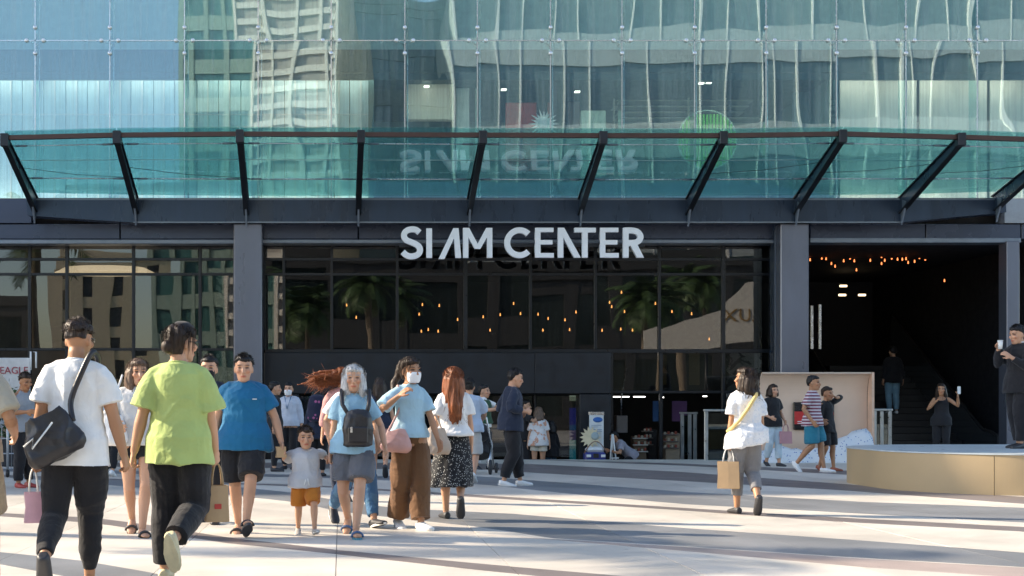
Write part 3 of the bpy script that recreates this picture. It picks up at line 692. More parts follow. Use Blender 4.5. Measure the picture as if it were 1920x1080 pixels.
# peach backdrop cove
bd = empty('peach_backdrop', (PX(1530,30.4), 30.4, 0), 0, 'peach curved backdrop booth with black and red screen panel', 'backdrop')
w0, w1 = PX(1424,30.4)-bd.location.x, PX(1631,30.4)-bd.location.x
H = PZ(701,30.4); prof = [(0,.05)] + [(0,.05+(H-.55)*k/3) for k in range(1,4)]
for k in range(1, 11):
    a = math.radians(90*k/10); prof.append((-.26+.26*math.cos(a), H-.5+.5*math.sin(a)))
M_peach = mat('peach_paint', (.74,.53,.39), .5, var=.05, scale=1.5)
inner = [(w0,y,z) for y,z in prof]; outer = [(w0,y+.04,z+.03) for y,z in prof]
MB().prism(inner+outer[::-1], (w1-w0-.06,0,0)).build('shell', M_peach, bd)
MB().prism([(w1-.05,.04,.05)]+[(w1-.05,y+.001,z+.03) for y,z in prof[3:]]+[(w1-.05,-.27,.05)], (.05,0,0)).build('end_panel', mat('peach_edge', (.68,.46,.33), .5), bd)
MB().box(w0, w1, -.45, .3, 0, .045).build('plinth', M_darker, bd)
sc0, sc1 = PX(1489,30.3)-bd.location.x, PX(1566,30.3)-bd.location.x; z0, z1 = PZ(806,30.3), PZ(754,30.3)
scn = MB().bbox(sc0, sc1, -.06, -.003, z0, z1, .02).build('screen_panel', mat('black_gloss', (.012,.012,.016), .2), bd)
MB().bbox(sc0+.02, sc1-.02, -.075, -.061, z0+.12, z1-.2, .004).build('red_strip', mat('red_print', (.55,.03,.03), .4), scn)
for k, zz in enumerate((.06, .1)): MB().box(sc0+.08, sc0+.3-.08*k, -.082, -.0755, z1-.36-zz, z1-.345-zz).build('white_line', M_white, scn)
# speckled white drape at its foot
t = NT('speckled_cloth'); p = t.n('BsdfPrincipled'); tc = t.n('TexCoord'); vo = t.n('TexVoronoi', Scale=16.0); t.l(tc.outputs['Object'], vo.inputs['Vector'])
cr_ = t.n('ValToRGB'); cr_.color_ramp.elements[0].position = .18; cr_.color_ramp.elements[0].color = (.14,.2,.42,1); cr_.color_ramp.elements[1].position = .26; cr_.color_ramp.elements[1].color = (.68,.7,.72,1)
t.l(vo.outputs['Distance'], cr_.inputs[0]); t.l(cr_.outputs[0], p.inputs['Base Color']); p.inputs['Roughness'].default_value = .8; t.l(p.outputs[0], t.out.inputs[0]); M_speck = t.m
dr = MB(); n = 26
top = np.interp(np.linspace(0,1,n), [0,.2,.4,.6,.75,.9,.97,1], [.25,.34,.25,.38,.58,.74,.6,.1])
xs = np.linspace(PX(1425,29.8), PX(1644,29.8), n)
vs = []; fs = []
for i in range(n):
    for k, (yy, zz) in enumerate(((-.28,.0),(-.24,.35),(-.1,.8),(.05,1.0),(.3,.7),(.34,0))):
        vs.append((xs[i], 29.85+yy*(.6+.4*top[i])+.03*math.sin(i*1.3), max(.002, top[i]*zz+.02*math.sin(i*2.1+k) if zz else .002)))
for i in range(n-1):
    for k in range(5): fs.append((i*6+k,(i+1)*6+k,(i+1)*6+k+1,i*6+k+1))
fs += [tuple(range(6)), tuple((n-1)*6+k for k in range(6))]
dr.add(vs, fs, True); tag(dr.build('speckled_drape', M_speck), 'white drape speckled with blue heaped at the foot of the peach booth', 'drape')
# glass railings
def railing(px0, px1, Y, label, posts, ztop):
    r = empty('glass_railing', (0,Y,0), 0, label, 'railing', 'railings at the plaza edge'); 
    xs = [PX(p, Y) for p in posts]
    for x in xs: MB().bbox(x-.04, x+.04, -.03, .03, -.5, ztop-.03, .008).build('post', mat('satin_steel', (.5,.52,.52), .35, .8), r)
    for a, b in zip(xs[:-1], xs[1:]): MB().box(a+.045, b-.045, -.008, .008, -.4, ztop-.06).build('glass_infill', glass('rail_glass', (.25,.33,.34), (.8,.9,.9), .06, 0), r)
    MB().bbox(min(xs)-.06, max(xs)+.06, -.045, .045, ztop-.028, ztop+.02, .01).build('handrail', MATS['satin_steel'], r)
railing(0, 0, 31.2, 'glass railing between the shop window and the peach booth', (1324,1372,1428), PZ(769,31.2))
railing(0, 0, 31.1, 'short glass railing right of the peach booth', (1640,1653,1668), PZ(768,31.1))
railing(0, 0, 33.0, 'lower glass railing at the steps left of the peach booth', (1279,1293,1303), PZ(774,33.0))
# roll-up standee and cut-outs by the portal
def front(px0, px1, py0, py1, Y, d=.02): return MB().bbox(PX(px0,Y), PX(px1,Y), Y, Y+d, PZ(py1,Y), PZ(py0,Y), .004)
ry = 31.85; ru = empty('rollup_banner', (0,0,0), 0, 'narrow white roll-up banner with blue oval logo by the dark portal', 'banner')
front(1105,1132,778,893,ry).build('sheet', mat('banner_white', (.62,.64,.64), .5), ru)
front(1104,1133,772,778,ry-.01,.05).build('top_bar', M_steel, ru)
lg = MB().lathe((PX(1121,ry), ry-.006, PZ(787,ry)), [(0,-.004),(.1,-.004),(.11,.003)], 24, 'y'); lo = lg.build('logo', mat('logo_blue', (.03,.12,.38), .4), ru); lo.scale = (1,1,.55); lo.location = (0,0,PZ(787,ry)*.45)
for k, (a, b, y) in enumerate(((1109,1128,797),(1109,1122,800),(1108,1129,805),(1108,1129,808),(1108,1126,811))): front(a,b,y,y+1,ry-.006,.004).build('text_line', mat('print_grey', (.2,.3,.42), .5), ru)
bu = empty('starburst_cutout', (PX(1107,31.8),31.78,PZ(820,31.8)), 0, 'yellow and white starburst cut-out in front of the roll-up banner', 'cut-out')
pts = []
for k in range(28):
    a = 2*math.pi*k/28; r = .25 if k % 2 == 0 else .16; pts.append((r*math.cos(a),0,r*math.sin(a)))
MB().prism(pts, (0,.012,0)).build('burst', mat('burst_yellow', (.66,.57,.38), .5), bu)
MB().lathe((.1,-.004,.03), [(0,-.008),(.085,-.008),(.09,.002)], 20, 'y').build('disc', mat('disc_grey', (.32,.38,.38), .5), bu)
MB().box(-.03,.03,.015,.05,-.9,.1).build('strut', M_white, bu)
vn = empty('van_cutout', (PX(1116,31.75),31.7,0), 0, 'small blue and white toy van display below the roll-up banner', 'display')
a, b = -.24, .22
MB().bbox(a, b, -.05, .25, -.25, PZ(848,31.75), .03).build('body', mat('van_blue', (.03,.045,.22), .35), vn)
MB().bbox(a+.03, b-.03, -.03, .22, PZ(848,31.75)+.003, PZ(838,31.75), .05).build('cab', mat('van_white', (.72,.74,.76), .4), vn)
for x in (a+.08, b-.06): MB().bbox(x-.05, x+.05, -.066, -.051, PZ(857,31.75), PZ(852,31.75), .006).build('headlight', M_white, vn)
MB().bbox(-.06,.06,-.072,-.051,PZ(858,31.75),PZ(850,31.75),.006).build('grille', mat('grille_black', (.02,.02,.02), .4), vn)
MB().tube([(-.26+.52*k/12, -.02, PZ(850,31.75)+.27*math.sin(math.pi*k/12)) for k in range(13)], .012, 6).build('arch', mat('arch_brown', (.25,.14,.1), .5), vn)
ez = empty('easel', (PX(1152,32.0),32.0,-.5), 0, 'thin white folding easel by the shop window edge', 'easel')
for dx0, dx1, dy in ((-.03,.09,0),(-.05,-.12,.05),(-.03,0,.35)): MB().tube([(dx0,0,1.05),(dx1,dy,0)], .016, 6).build('leg', M_white, ez)
MB().box(-.1,.1,-.01,.01,.5,.53).build('ledge', M_white, ez)
# blue banner in the doorway
bb = empty('blue_banner', (0,0,0), 0, 'tall blue and teal banner standing inside the doorway', 'banner')
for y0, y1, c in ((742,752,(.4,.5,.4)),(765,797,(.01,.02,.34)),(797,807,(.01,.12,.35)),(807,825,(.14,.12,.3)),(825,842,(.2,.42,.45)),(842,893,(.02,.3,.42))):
    front(1068,1080,y0,y1-.3,33.2,.03).build('banner_field', mat('banner_%d' % y0, c, .5, emit=c, estr=.25), bb)  # faint glow put into the banner colours, no lamp behind
# shop furniture behind the right-hand window
def shopbox(nm, lab, cat, px0, px1, py0, py1, Y, m, extra=None):
    e = empty(nm, (PX((px0+px1)/2,Y), Y, 0), 0, lab, cat); ox = e.location.x
    MB().bbox(PX(px0,Y)-ox, PX(px1,Y)-ox, 0, .35, PZ(py1,Y), PZ(py0,Y), .015).build('body', m, e)
    return e, ox
M_gb = mat('taupe_board', (.2,.18,.17), .6)
e, ox = shopbox('notice_board', 'taupe notice board hanging inside the right shop window', 'board', 1156, 1177, 779, 812, 33.2, M_gb)
MB().tube([(0,.1,PZ(779,33.2)),(0,.1,PZ(745,33.2)),(.12,.1,PZ(690,33.2))], .02, 6).build('stem', M_steel, e)
for k, (a, b, y0, y1, lab) in enumerate(((1188,1212,818,893,'low wooden display crate stand in the right shop'),(1248,1275,812,893,'pale bread shelf display in the middle of the right shop'),(1215,1232,806,893,'dark narrow counter between the shop displays'))):
    e, ox = shopbox('display_stand', lab, 'display', a, b, y0, y1, 34.0+.3*k, (mat('crate_wood', (.2,.15,.1), .7), mat('pale_wood', (.42,.33,.24), .6), M_int2)[k])
    for q in range(3):
        z = PZ(y0,34)+.0-.16*q; MB().bbox(PX(a,34)-ox-.03, PX(b,34)-ox+.03, -.06, -.003, z-.06, z-.035, .005).build('shelf', M_gb if k else M_white, e)
        for r_ in range(4): 
            x = PX(a,34)-ox+.02+(PX(b,34)-PX(a,34)-.08)*r_/3
            MB().bbox(x, x+.05, -.05, -.01, z-.034, z+.02+.02*(r_ % 2), .008).build('goods', mat(('goods_cream','goods_red')[(r_+q) % 2], ((.6,.55,.45),(.4,.1,.07))[(r_+q) % 2], .6), e)
for k, (px, w, c, nm) in enumerate(((1232,8,(.05,.13,.32),'blue'),(1274,14,(.14,.06,.17),'purple'))):
    tag(front(px-w, px+w, 752, 790, 34.6).build('hanging_cloth', mat('cloth_%s' % nm, c, .8)), '%s cloth hanging at the back of the right shop' % nm, 'cloth')
for px0, px1, y in ((1147,1180,743),(1188,1210,743),(1236,1245,744),(1318,1326,742)):
    tag(front(px0, px1, y, y+2, 34.8).build('strip_light', mat('shop_strip', (.9,.9,.9), .5, emit=(1,.95,.9), estr=2.2)), 'small white strip light at the back of the right shop', 'light', 'shop strip lights')
for a, b, y0, y1, Y, c, lab in ((1234,1250,665,722,34.2,(.3,.2,.08),'narrow golden poster left of centre in the right shop'),(1292,1312,662,722,34.2,(.36,.25,.09),'golden poster with dark figure inside the right shop')):
    tag(front(a,b,y0,y1,Y).build('gold_poster', mat('poster_gold', (.34,.22,.08), .5)), lab, 'poster')
t = NT('scribble_print'); p = t.n('BsdfPrincipled'); tc = t.n('TexCoord'); nz = t.n('TexNoise', Scale=4.0, Detail=3.0, Distortion=1.6); t.l(tc.outputs['Object'], nz.inputs['Vector'])
cr_ = t.n('ValToRGB'); cr_.color_ramp.elements[0].position = .47; cr_.color_ramp.elements[0].color = (.03,.03,.035,1); cr_.color_ramp.elements[1].position = .5; cr_.color_ramp.elements[1].color = (.5,.5,.48,1)
t.l(nz.outputs[0], cr_.inputs[0]); t.l(cr_.outputs[0], p.inputs['Base Color']); t.l(p.outputs[0], t.out.inputs[0])
tag(front(1362,1428,662,760,33.0).build('doodle_panel', t.m), 'black and white doodle panel behind glass left of the right column', 'panel')
tag(front(405,437,516,720,33.0).build('doodle_panel', t.m), 'black and white doodle panel behind glass left of the left column', 'panel')
# left hoarding with red lettering and metal barrier
hb = empty('white_hoarding_board', (PX(30,28.6), 28.6, 0), 0, 'white board with red capitals behind the man in the tank top', 'board')
ox = hb.location.x
MB().bbox(PX(-60,28.6)-ox, PX(56,28.6)-ox, 0, .06, .75, PZ(671,28.6), .01).build('board', mat('board_white', (.62,.6,.58), .5), hb)
me = text_mesh('EAGLE', .2, .006); me.materials.append(mat('letter_red', (.34,.05,.07), .5)); share('lettering', me, hb, (PX(26,28.6)-ox,-.008,PZ(695,28.6)), (math.radians(90),0,0))
MB().tube([(PX(57,28.6)-ox,.03,PZ(694,28.6)),(PX(57,28.6)-ox,.03,PZ(659,28.6)),(PX(67,28.6)-ox,.03,PZ(660,28.6)),(PX(67,28.6)-ox,.03,PZ(690,28.6))], .02, 6).build('hoop', M_white, hb)
for x in (-.8,.1): MB().box(x-.03,x+.03,.07,.13,0,1.9).build('leg', M_steel, hb)
sh = empty('potted_shrub', (PX(30,28.2), 28.0, 0), 0, 'small dark shrub in a trough under the red lettered board', 'plant')
MB().bbox(-.8,.35,-.15,.15,0,.55,.02).build('trough', M_int2, sh); lf = MB(); rnd = random.Random(3)
for k in range(900):
    c = Vector((rnd.uniform(-.8,.4), rnd.gauss(0,.12), .55+abs(rnd.gauss(.45,.28)))); d = Vector((rnd.gauss(0,1),rnd.gauss(0,1),rnd.gauss(.4,.7))).normalized()*.075; s = d.cross(Vector((rnd.random(),rnd.random(),rnd.random()))).normalized()*.022
    lf.add([c-s, c+d*.5-s*1.4, c+d, c+d*.5+s*1.4, c+s], [(0,1,2,3,4)])
lf.build('foliage', leafmat('shrub_leaf', (.05,.1,.04)), sh)
br = empty('crowd_barrier', (PX(12,23.6), 23.6, 0), 0, 'grey metal mesh barrier on wheels at the left edge', 'barrier')
for x in (-.75,.02,.38): MB().tube([(x,0,.08),(x,0,1.15)], .022, 8).build('upright', mat('galvanised', (.42,.44,.46), .4, .7), br)
for z in (.15,.4,.65,.9,1.15): MB().tube([(-.75,0,z),(.38,0,z)], .012, 6).build('rail', MATS['galvanised'], br)
for k in range(14): MB().tube([(-.72+.08*k,.012,.16),(-.72+.08*k,.012,1.14)], .005, 5).build('wire', MATS['galvanised'], br)
for x in (-.7,.02,.34): MB().lathe((x,0,.07), [(0,-.02),(.06,-.02),(.07,0),(.06,.02),(0,.02)], 14, 'x').build('wheel', mat('wheel_black', (.02,.02,.02), .6), br)
# ------------------------------------------------------------------ people
QUEUE = []        # (object, voxel, smoothing, post) finished in one pass at the end
class Vol:
    """overlapping closed lofts that are fused into one continuous skin by a voxel remesh"""
    def __init__(s): s.v = []; s.f = []
    def loft(s, rings, seg=16):
        b = len(s.v)
        for c, u, v in rings:
            for k in range(seg):
                a = 2*math.pi*k/seg; s.v.append(tuple(c + u*math.cos(a) + v*math.sin(a)))
        n = len(rings)
        s.f.append(tuple(b+k for k in range(seg))[::-1]); s.f.append(tuple(b+(n-1)*seg+k for k in range(seg)))
        for i in range(n-1):
            for k in range(seg):
                k2 = (k+1) % seg; s.f.append((b+i*seg+k, b+i*seg+k2, b+(i+1)*seg+k2, b+(i+1)*seg+k))
    def tube(s, pts, rs, seg=12, flat=1.0, side=None):
        """rs: radii; flat: radius ratio across 'side'"""
        n = len(pts); rings = []; ref = Vector(side) if side is not None else None
        for i in range(n):
            t = pts[min(i+1,n-1)] - pts[max(i-1,0)]
            t = t.normalized() if t.length > 1e-9 else Vector((0,0,1))
            if ref is None: ref = Vector((1,0,0)) if abs(t.x) < .8 else Vector((0,1,0))
            u = (ref - t*ref.dot(t)).normalized(); v = t.cross(u)
            rings.append((pts[i], u*rs[i], v*rs[i]*flat))
        s.loft(rings, seg)
    def ell(s, c, rx, ry, rz, R=None, seg=14, n=9):
        R = R or Matrix.Identity(3); rings = []
        for i in range(n):
            a = -math.pi/2 + math.pi*(i+.35)/(n-.3); k = math.cos(a)
            rings.append((c + R @ Vector((0,0,rz*math.sin(a))), R @ Vector((rx*k,0,0)), R @ Vector((0,ry*k,0))))
        s.loft(rings, seg)
def queue(vol, name, m, parent, voxel, smooth=3, post=None):
    me = bpy.data.meshes.new(name); me.from_pydata(vol.v, [], vol.f); me.materials.append(m)
    o = bpy.data.objects.new(name, me); link(o, parent)
    r = o.modifiers.new('r', 'REMESH'); r.mode = 'VOXEL'; r.voxel_size = voxel; r.use_smooth_shade = True
    if smooth: q = o.modifiers.new('s', 'SMOOTH'); q.factor = .5; q.iterations = smooth
    QUEUE.append((o, post)); return o
def finish_people():
    dg = bpy.context.evaluated_depsgraph_get(); dg.update(); done = []
    for o, post in QUEUE: done.append(bpy.data.meshes.new_from_object(o.evaluated_get(dg)))
    tris = 0
    for (o, post), me in zip(QUEUE, done):
        old = o.data; mats_ = [m for m in old.materials]; o.modifiers.clear(); me.name = o.name; o.data = me
        if not me.materials:
            for m in mats_: me.materials.append(m)
        bpy.data.meshes.remove(old)
        me.polygons.foreach_set('use_smooth', [True]*len(me.polygons))
        if post: post(me)
        me.update(); tris += 2*len(me.polygons)
    print('people triangles', tris)
def wave_noise(P, seed, freq, n=9):
    r = np.random.RandomState(seed); out = np.zeros(len(P))
    for i in range(n):
        d = r.normal(size=3); d /= np.linalg.norm(d); f = freq*r.uniform(.6,1.6)
        ph = r.uniform(0,6.28); w = .5*np.sin(P @ r.normal(size=3)*freq*.35 + r.uniform(0,6))
        out += np.sin(P @ d*f + ph + w*2.0)
    return out/math.sqrt(n)
def get_co(me):
    a = np.empty(len(me.vertices)*3); me.vertices.foreach_get('co', a); return a.reshape(-1,3)
def get_no(me):
    a = np.empty(len(me.vertices)*3); me.vertices.foreach_get('normal', a); return a.reshape(-1,3)
def wrinkle(seed, amp, freq, ridge=True, sq=(1,1,1)):
    def f(me):
        P = get_co(me); N = get_no(me); n = wave_noise(P*np.array(sq), seed, freq)
        if ridge: n = 1-2*np.abs(n)**.8
        n2 = wave_noise(P, seed+5, freq*.35)
        n3 = wave_noise(P*np.array([1,1,1.6]), seed+9, freq*2.1); n3 = 1-2*np.abs(n3)
        P = P + N*np.maximum((n*.7 + n2*1.0 + n3*.16)*amp*1.5, -.009)[:,None]; me.vertices.foreach_set('co', P.ravel())
    return f
SEEDS = iter(range(100, 10000, 7))
# --- cloth, skin, hair materials
def fabric(name, col, rough=.85, pattern=None, col2=(0,0,0), scale=30.0, sheen=.15):
    if name in MATS: return MATS[name]
    t = NT(name); p = t.n('BsdfPrincipled'); tc = t.n('TexCoord')
    nz = t.n('TexNoise', Scale=5.0, Detail=4.0); t.l(tc.outputs['Object'], nz.inputs['Vector'])
    mr = t.n('MapRange'); setin(mr, From_Min=.3, From_Max=.7, To_Min=.9, To_Max=1.08); t.l(nz.outputs[0], mr.inputs[0])
    mx = t.n('Mix', data_type='RGBA', blend_type='MULTIPLY'); mx.inputs[0].default_value = 1; mx.inputs[6].default_value = rgba(col); t.l(mr.outputs[0], mx.inputs[7])
    src = mx.outputs[2]
    if pattern:
        if pattern == 'stripes':
            w = t.n('TexWave', Scale=scale, bands_direction='Z'); t.l(tc.outputs['Object'], w.inputs['Vector']); fac = w.outputs['Fac']; lo, hi = .5, .6
        elif pattern == 'dots':
            w = t.n('TexVoronoi', Scale=scale); t.l(tc.outputs['Object'], w.inputs['Vector']); fac = w.outputs['Distance']; lo, hi = .3, .22
        elif pattern == 'check':
            w = t.n('TexWave', Scale=scale, bands_direction='DIAGONAL'); w.inputs['Distortion'].default_value = 2.0; t.l(tc.outputs['Object'], w.inputs['Vector']); fac = w.outputs['Fac']; lo, hi = .45, .6
        elif pattern == 'patch':
            w = t.n('TexNoise', Scale=scale, Detail=2.0); t.l(tc.outputs['Object'], w.inputs['Vector']); fac = w.outputs[0]; lo, hi = .56, .6
        r = t.n('MapRange'); setin(r, From_Min=lo, From_Max=hi, To_Min=0.0, To_Max=1.0); t.l(fac, r.inputs[0])
        m2 = t.n('Mix', data_type='RGBA'); t.l(r.outputs[0], m2.inputs[0]); t.l(src, m2.inputs[6]); m2.inputs[7].default_value = rgba(col2); src = m2.outputs[2]
    t.l(src, p.inputs['Base Color']); p.inputs['Roughness'].default_value = rough; p.inputs['Sheen Weight'].default_value = sheen; p.inputs['Specular IOR Level'].default_value = .25
    n2 = t.n('TexNoise', Scale=9.0, Detail=3.0, Distortion=.6); t.l(tc.outputs['Object'], n2.inputs['Vector'])
    b = t.n('Bump', Strength=.6, Distance=.03); t.l(n2.outputs[0], b.inputs['Height']); t.l(b.outputs[0], p.inputs['Normal'])
    t.l(p.outputs[0], t.out.inputs[0]); MATS[name] = t.m; return t.m
def make_skin():
    t = NT('skin'); p = t.n('BsdfPrincipled'); a = t.n('VertexColor', layer_name='tone'); t.l(a.outputs[0], p.inputs['Base Color'])
    p.inputs['Roughness'].default_value = .5; p.inputs['Specular IOR Level'].default_value = .4
    p.inputs['Subsurface Weight'].default_value = .06; p.inputs['Subsurface Radius'].default_value = (.02,.008,.004)
    t.l(p.outputs[0], t.out.inputs[0]); return t.m
M_skin = make_skin()
def hairmat(name, col, rough=.42):
    if name in MATS: return MATS[name]
    t = NT(name); p = t.n('BsdfPrincipled'); tc = t.n('TexCoord'); mp = t.n('Mapping'); mp.inputs['Scale'].default_value = (1,1,.12); t.l(tc.outputs['Object'], mp.inputs[0])
    nz = t.n('TexNoise', Scale=110.0, Detail=3.0); t.l(mp.outputs[0], nz.inputs['Vector'])
    mr = t.n('MapRange'); setin(mr, From_Min=.3, From_Max=.7, To_Min=.55, To_Max=1.5); t.l(nz.outputs[0], mr.inputs[0])
    mx = t.n('Mix', data_type='RGBA', blend_type='MULTIPLY'); mx.inputs[0].default_value = 1; mx.inputs[6].default_value = rgba(col); t.l(mr.outputs[0], mx.inputs[7]); t.l(mx.outputs[2], p.inputs['Base Color'])
    p.inputs['Roughness'].default_value = rough; p.inputs['Specular IOR Level'].default_value = .3; b = t.n('Bump', Strength=.6, Distance=.01); t.l(nz.outputs[0], b.inputs['Height']); t.l(b.outputs[0], p.inputs['Normal'])
    t.l(p.outputs[0], t.out.inputs[0]); MATS[name] = t.m; return t.m
SKIN = {'light': (.54,.30,.19), 'mid': (.43,.22,.12), 'tan': (.33,.16,.08)}

def ik(S, T, a, b, pole):
    d = T-S; L = d.length; Lc = max(abs(a-b)+.01, min(L, (a+b)*.997)); u = d/L if L > 1e-6 else Vector((0,0,-1))
    x = (a*a-b*b+Lc*Lc)/(2*Lc); h = math.sqrt(max(a*a-x*x, 0)); pp = pole - u*pole.dot(u)
    pp = pp.normalized() if pp.length > 1e-6 else Vector((0,1,0))
    return S+u*x+pp*h, S+u*Lc
LERP = lambda a, b, t: a+(b-a)*t

class Person:
    """faces local -Y, own left is +X; heading 0 = towards the viewer, 180 = away"""
    def __init__(s, label, px, g=None, top=None, Y=None, z0=0.0, h=None, head=0, skin='light', w=1.0, wl=None, lean=0, legs=None, aL=None, aR=None,
                 hyaw=0, hpitch=0, female=False, child=False, vox=None, hips=0.0, crouch=0.0, handL=None, handR=None, group='people on the plaza', sway=0):
        s.Y = Y if Y else PY(g, z0); s.sc = F/s.Y
        s.h = h if h else (g-top)/s.sc
        s.X = PX(px, s.Y); s.z0 = z0; s.heading = math.radians(head); s.w = w; s.wl = wl or w; s.female = female; s.child = child
        s.root = empty('person', (s.X, s.Y, z0), s.heading, label, 'person', group)
        s.k = s.h/1.70; s.vox = vox or (.0085 if s.sc > 160 else .012 if s.sc > 95 else .015)
        k = s.k; s.tone = SKIN[skin] if isinstance(skin, str) else skin
        if not s.child: s.hs = max(k*1.02, .98)*(1.06 if s.sc < 250 else 1.0); s.legk = .985
        else: s.hs = k*1.45; s.legk = .92
        # legs: (lateral, forward, lift, pitch) in metres for left and right
        legs = legs or ((.09,.0,0,0),(-.09,.0,0,0))
        thigh, shank, ank = .425*k*s.legk, .415*k*s.legk, .075*k
        hipz = (thigh+shank+ank)*.995 - crouch
        reach = []
        for (lx, fw, lift, pitch) in legs:
            if lift < .03: reach.append(math.sqrt(max((thigh+shank)**2*.994 - fw*fw, .01)) + ank + .02*abs(pitch)/30)
        hipz = min([hipz]+reach); s.hipz = hipz; pel = Vector((0, 0, hipz+.04*k)); s.pel = pel
        hw = (.088 if not female else .092)*k*(.9+.1*w)
        s.leg = []
        for side, (lx, fw, lift, pitch) in zip((1,-1), legs):
            hip = Vector((side*hw, 0, hipz)); a = Vector((lx*k, -fw, ank+lift+.05*math.sin(math.radians(max(0,pitch)))))
            kn, an = ik(hip, a, thigh, shank, Vector((side*.12,-1,.1)))
            s.leg.append((hip, kn, an, pitch))
        # torso
        s.R = Matrix.Rotation(math.radians(sway),3,'Y') @ Matrix.Rotation(math.radians(lean), 3, 'X')
        tz = 1.0 if not child else .93
        s.tz = tz*k
        s.T = lambda x, y, z: pel + s.R @ Vector((x*k*s.w, y*k*s.w, (z-.95)*s.tz))
        s.Tn = lambda x, y, z: pel + s.R @ Vector((x*k, y*k, (z-.95)*s.tz))
        neck = s.Tn(0, .012, 1.475)
        s.HR = Matrix.Rotation(math.radians(hyaw),3,'Z') @ Matrix.Rotation(math.radians(lean*.35+hpitch),3,'X')
        s.hc = neck + s.R @ Vector((0,-.012,.006))*k + s.HR @ Vector((0,-.02,.098*s.hs))
        s.neck = neck
        shw = (.158 if not female else .134)*k*(.72+.28*w); s.shw = shw
        s.arm = []
        ua, fa = .285*k, .245*k
        for side, spec, hand in ((1,aL,handL),(-1,aR,handR)):
            S = s.Tn(0,.01,1.388) + s.R @ Vector((side*shw,0,0))
            if spec is None: spec = ('l', side*.25, .02, .84)
            if spec[0] == 'w':
                Yh = s.Y + spec[3]; Wt = Vector((PX(spec[1],Yh), Yh, PZ(spec[2],Yh)-z0)); d = Wt - Vector((s.X,s.Y,0)); T = Matrix.Rotation(-s.heading,3,'Z') @ d
            else: T = Vector((spec[1]*k, spec[2]*k, spec[3]*k))
            pole = Vector(spec[4]) if len(spec) > 4 else Vector((side*.45,.8,-.2))
            el, wr = ik(S, T, ua, fa, pole); s.arm.append((S, el, wr, side, hand))
        s.vol = Vol(); s.build_body()
    def build_body(s):
        k, v, w = s.k, s.vol, s.w; fem = s.female
        prof = [(.84,.12,.085,0),(.9,.155,.108,.005),(.97,.158 if not fem else .165,.108,.004),(1.08,.128 if not fem else .118,.092,-.002),(1.2,.145 if not fem else .13,.1,-.004),(1.3,.158 if not fem else .14,.108,-.004),(1.38,.142 if not fem else .128,.092,.004),(1.435,.092,.066,.01),(1.47,.06,.052,.012)]
        s.prof = prof
        v.loft([(s.T(0,y,z), s.R @ Vector((rx*k*w,0,0)), s.R @ Vector((0,ry*k*w,0))) for z,rx,ry,y in prof], 20)
        nr = (.054 if not fem else .046)*k*(.8+.2*w)
        v.tube([s.neck+s.R @ Vector((0,.01,-.05))*k, s.neck+s.R @ Vector((0,0,.02))*k, s.hc + s.HR @ Vector((0,.022,-.06))*s.hs], [nr*.9, nr, nr*.98], 14)
        a_ = .86+.14*w; af = .86 if fem else 1.0
        for S, el, wr, side, hand in s.arm:
            d = (wr-el).normalized()
            v.tube([S+Vector((-side*.03*k,0,-.012)), S+Vector((0,0,-.008)), LERP(S,el,.35), LERP(S,el,.75), el, LERP(el,wr,.25), LERP(el,wr,.6), wr+d*.01], [r*k*a_*af for r in (.04,.049,.049,.044,.039,.043,.037,.026)], 12)
            s.hand(el, wr, side, hand)
        for i, (hip, kn, an, pitch) in enumerate(s.leg):
            g = .84+.16*s.wl
            back = Vector((0,.018*k,0))
            v.tube([hip+Vector((0,0,.04*k)), LERP(hip,kn,.25), LERP(hip,kn,.6), LERP(hip,kn,.9), kn, LERP(kn,an,.2)+back*.7, LERP(kn,an,.38)+back, LERP(kn,an,.7)+back*.4, an], [r*k*g for r in (.088,.085,.072,.058,.056,.056,.055,.041,.034)], 14)
            s.foot(i)
        s.make_head()
    def foot(s, i, grow=0.0, vol=None, toe=None):
        hip, kn, an, pitch = s.leg[i]; k = s.k; v = vol or s.vol; p = math.radians(pitch); side = (1,-1)[i]
        yaw = math.radians(8*side); Rf = Matrix.Rotation(yaw,3,'Z') @ Matrix.Rotation(p,3,'X')
        o = lambda y, z: an + Rf @ Vector((0, -y*k, z*k))
        g = grow
        rings = []
        for y, z, rx, rz in ((-.062,-.038,.022,.03),(-.045,-.04,.032,.036),(0,-.036,.036,.042),(.06,-.045,.04,.032),(.11,-.052,.045,.024),(.15,-.056,.042,.02),(.185,-.06,.026,.014)):
            rings.append((o(y+(g*.8 if y > .1 else -g*.6 if y < -.04 else 0), z), Rf @ Vector(((rx+g)*k,0,0)), Rf @ Vector((0,0,(rz+g*.7)*k))))
        v.loft(rings, 14)
    def hand(s, el, wr, side, mode):
        k = s.k*(1.0 if not s.child else 1.05); v = s.vol; d = (wr-el).normalized()
        # palm normal points to the body's middle
        inn = Vector((-side,-.25,0)); n = (inn - d*inn.dot(d)).normalized(); u = d.cross(n)   # u across the palm
        if u.y > 0: u = -u                                        # u towards the thumb side (forward)
        v.loft([(wr+d*x*k, u*a*k, n*b*k) for x,a,b in ((-.01,.026,.02),(.02,.032,.019),(.055,.039,.017),(.09,.038,.013))], 12)
        curl = {None: (.35,.5,.45), 'grip': (.75,1.2,1.0), 'flat': (.1,.12,.1)}[mode]
        for q, (off, L) in enumerate(((.030,.07),(.0105,.079),(-.0095,.074),(-.029,.06))):
            p = wr + d*.088*k + u*off*1.08*k; a = 0; pts = [p-d*.02*k, p]
            spread = u*off*.9
            for c, seg in zip(curl, (.45,.32,.25)):
                a += c; p = p + ((d*math.cos(a)+n*math.sin(a)) + spread*3).normalized()*L*seg*k; pts.append(p)
            v.tube(pts, [.0095*k,.0095*k,.009*k,.0085*k,.007*k], 8)
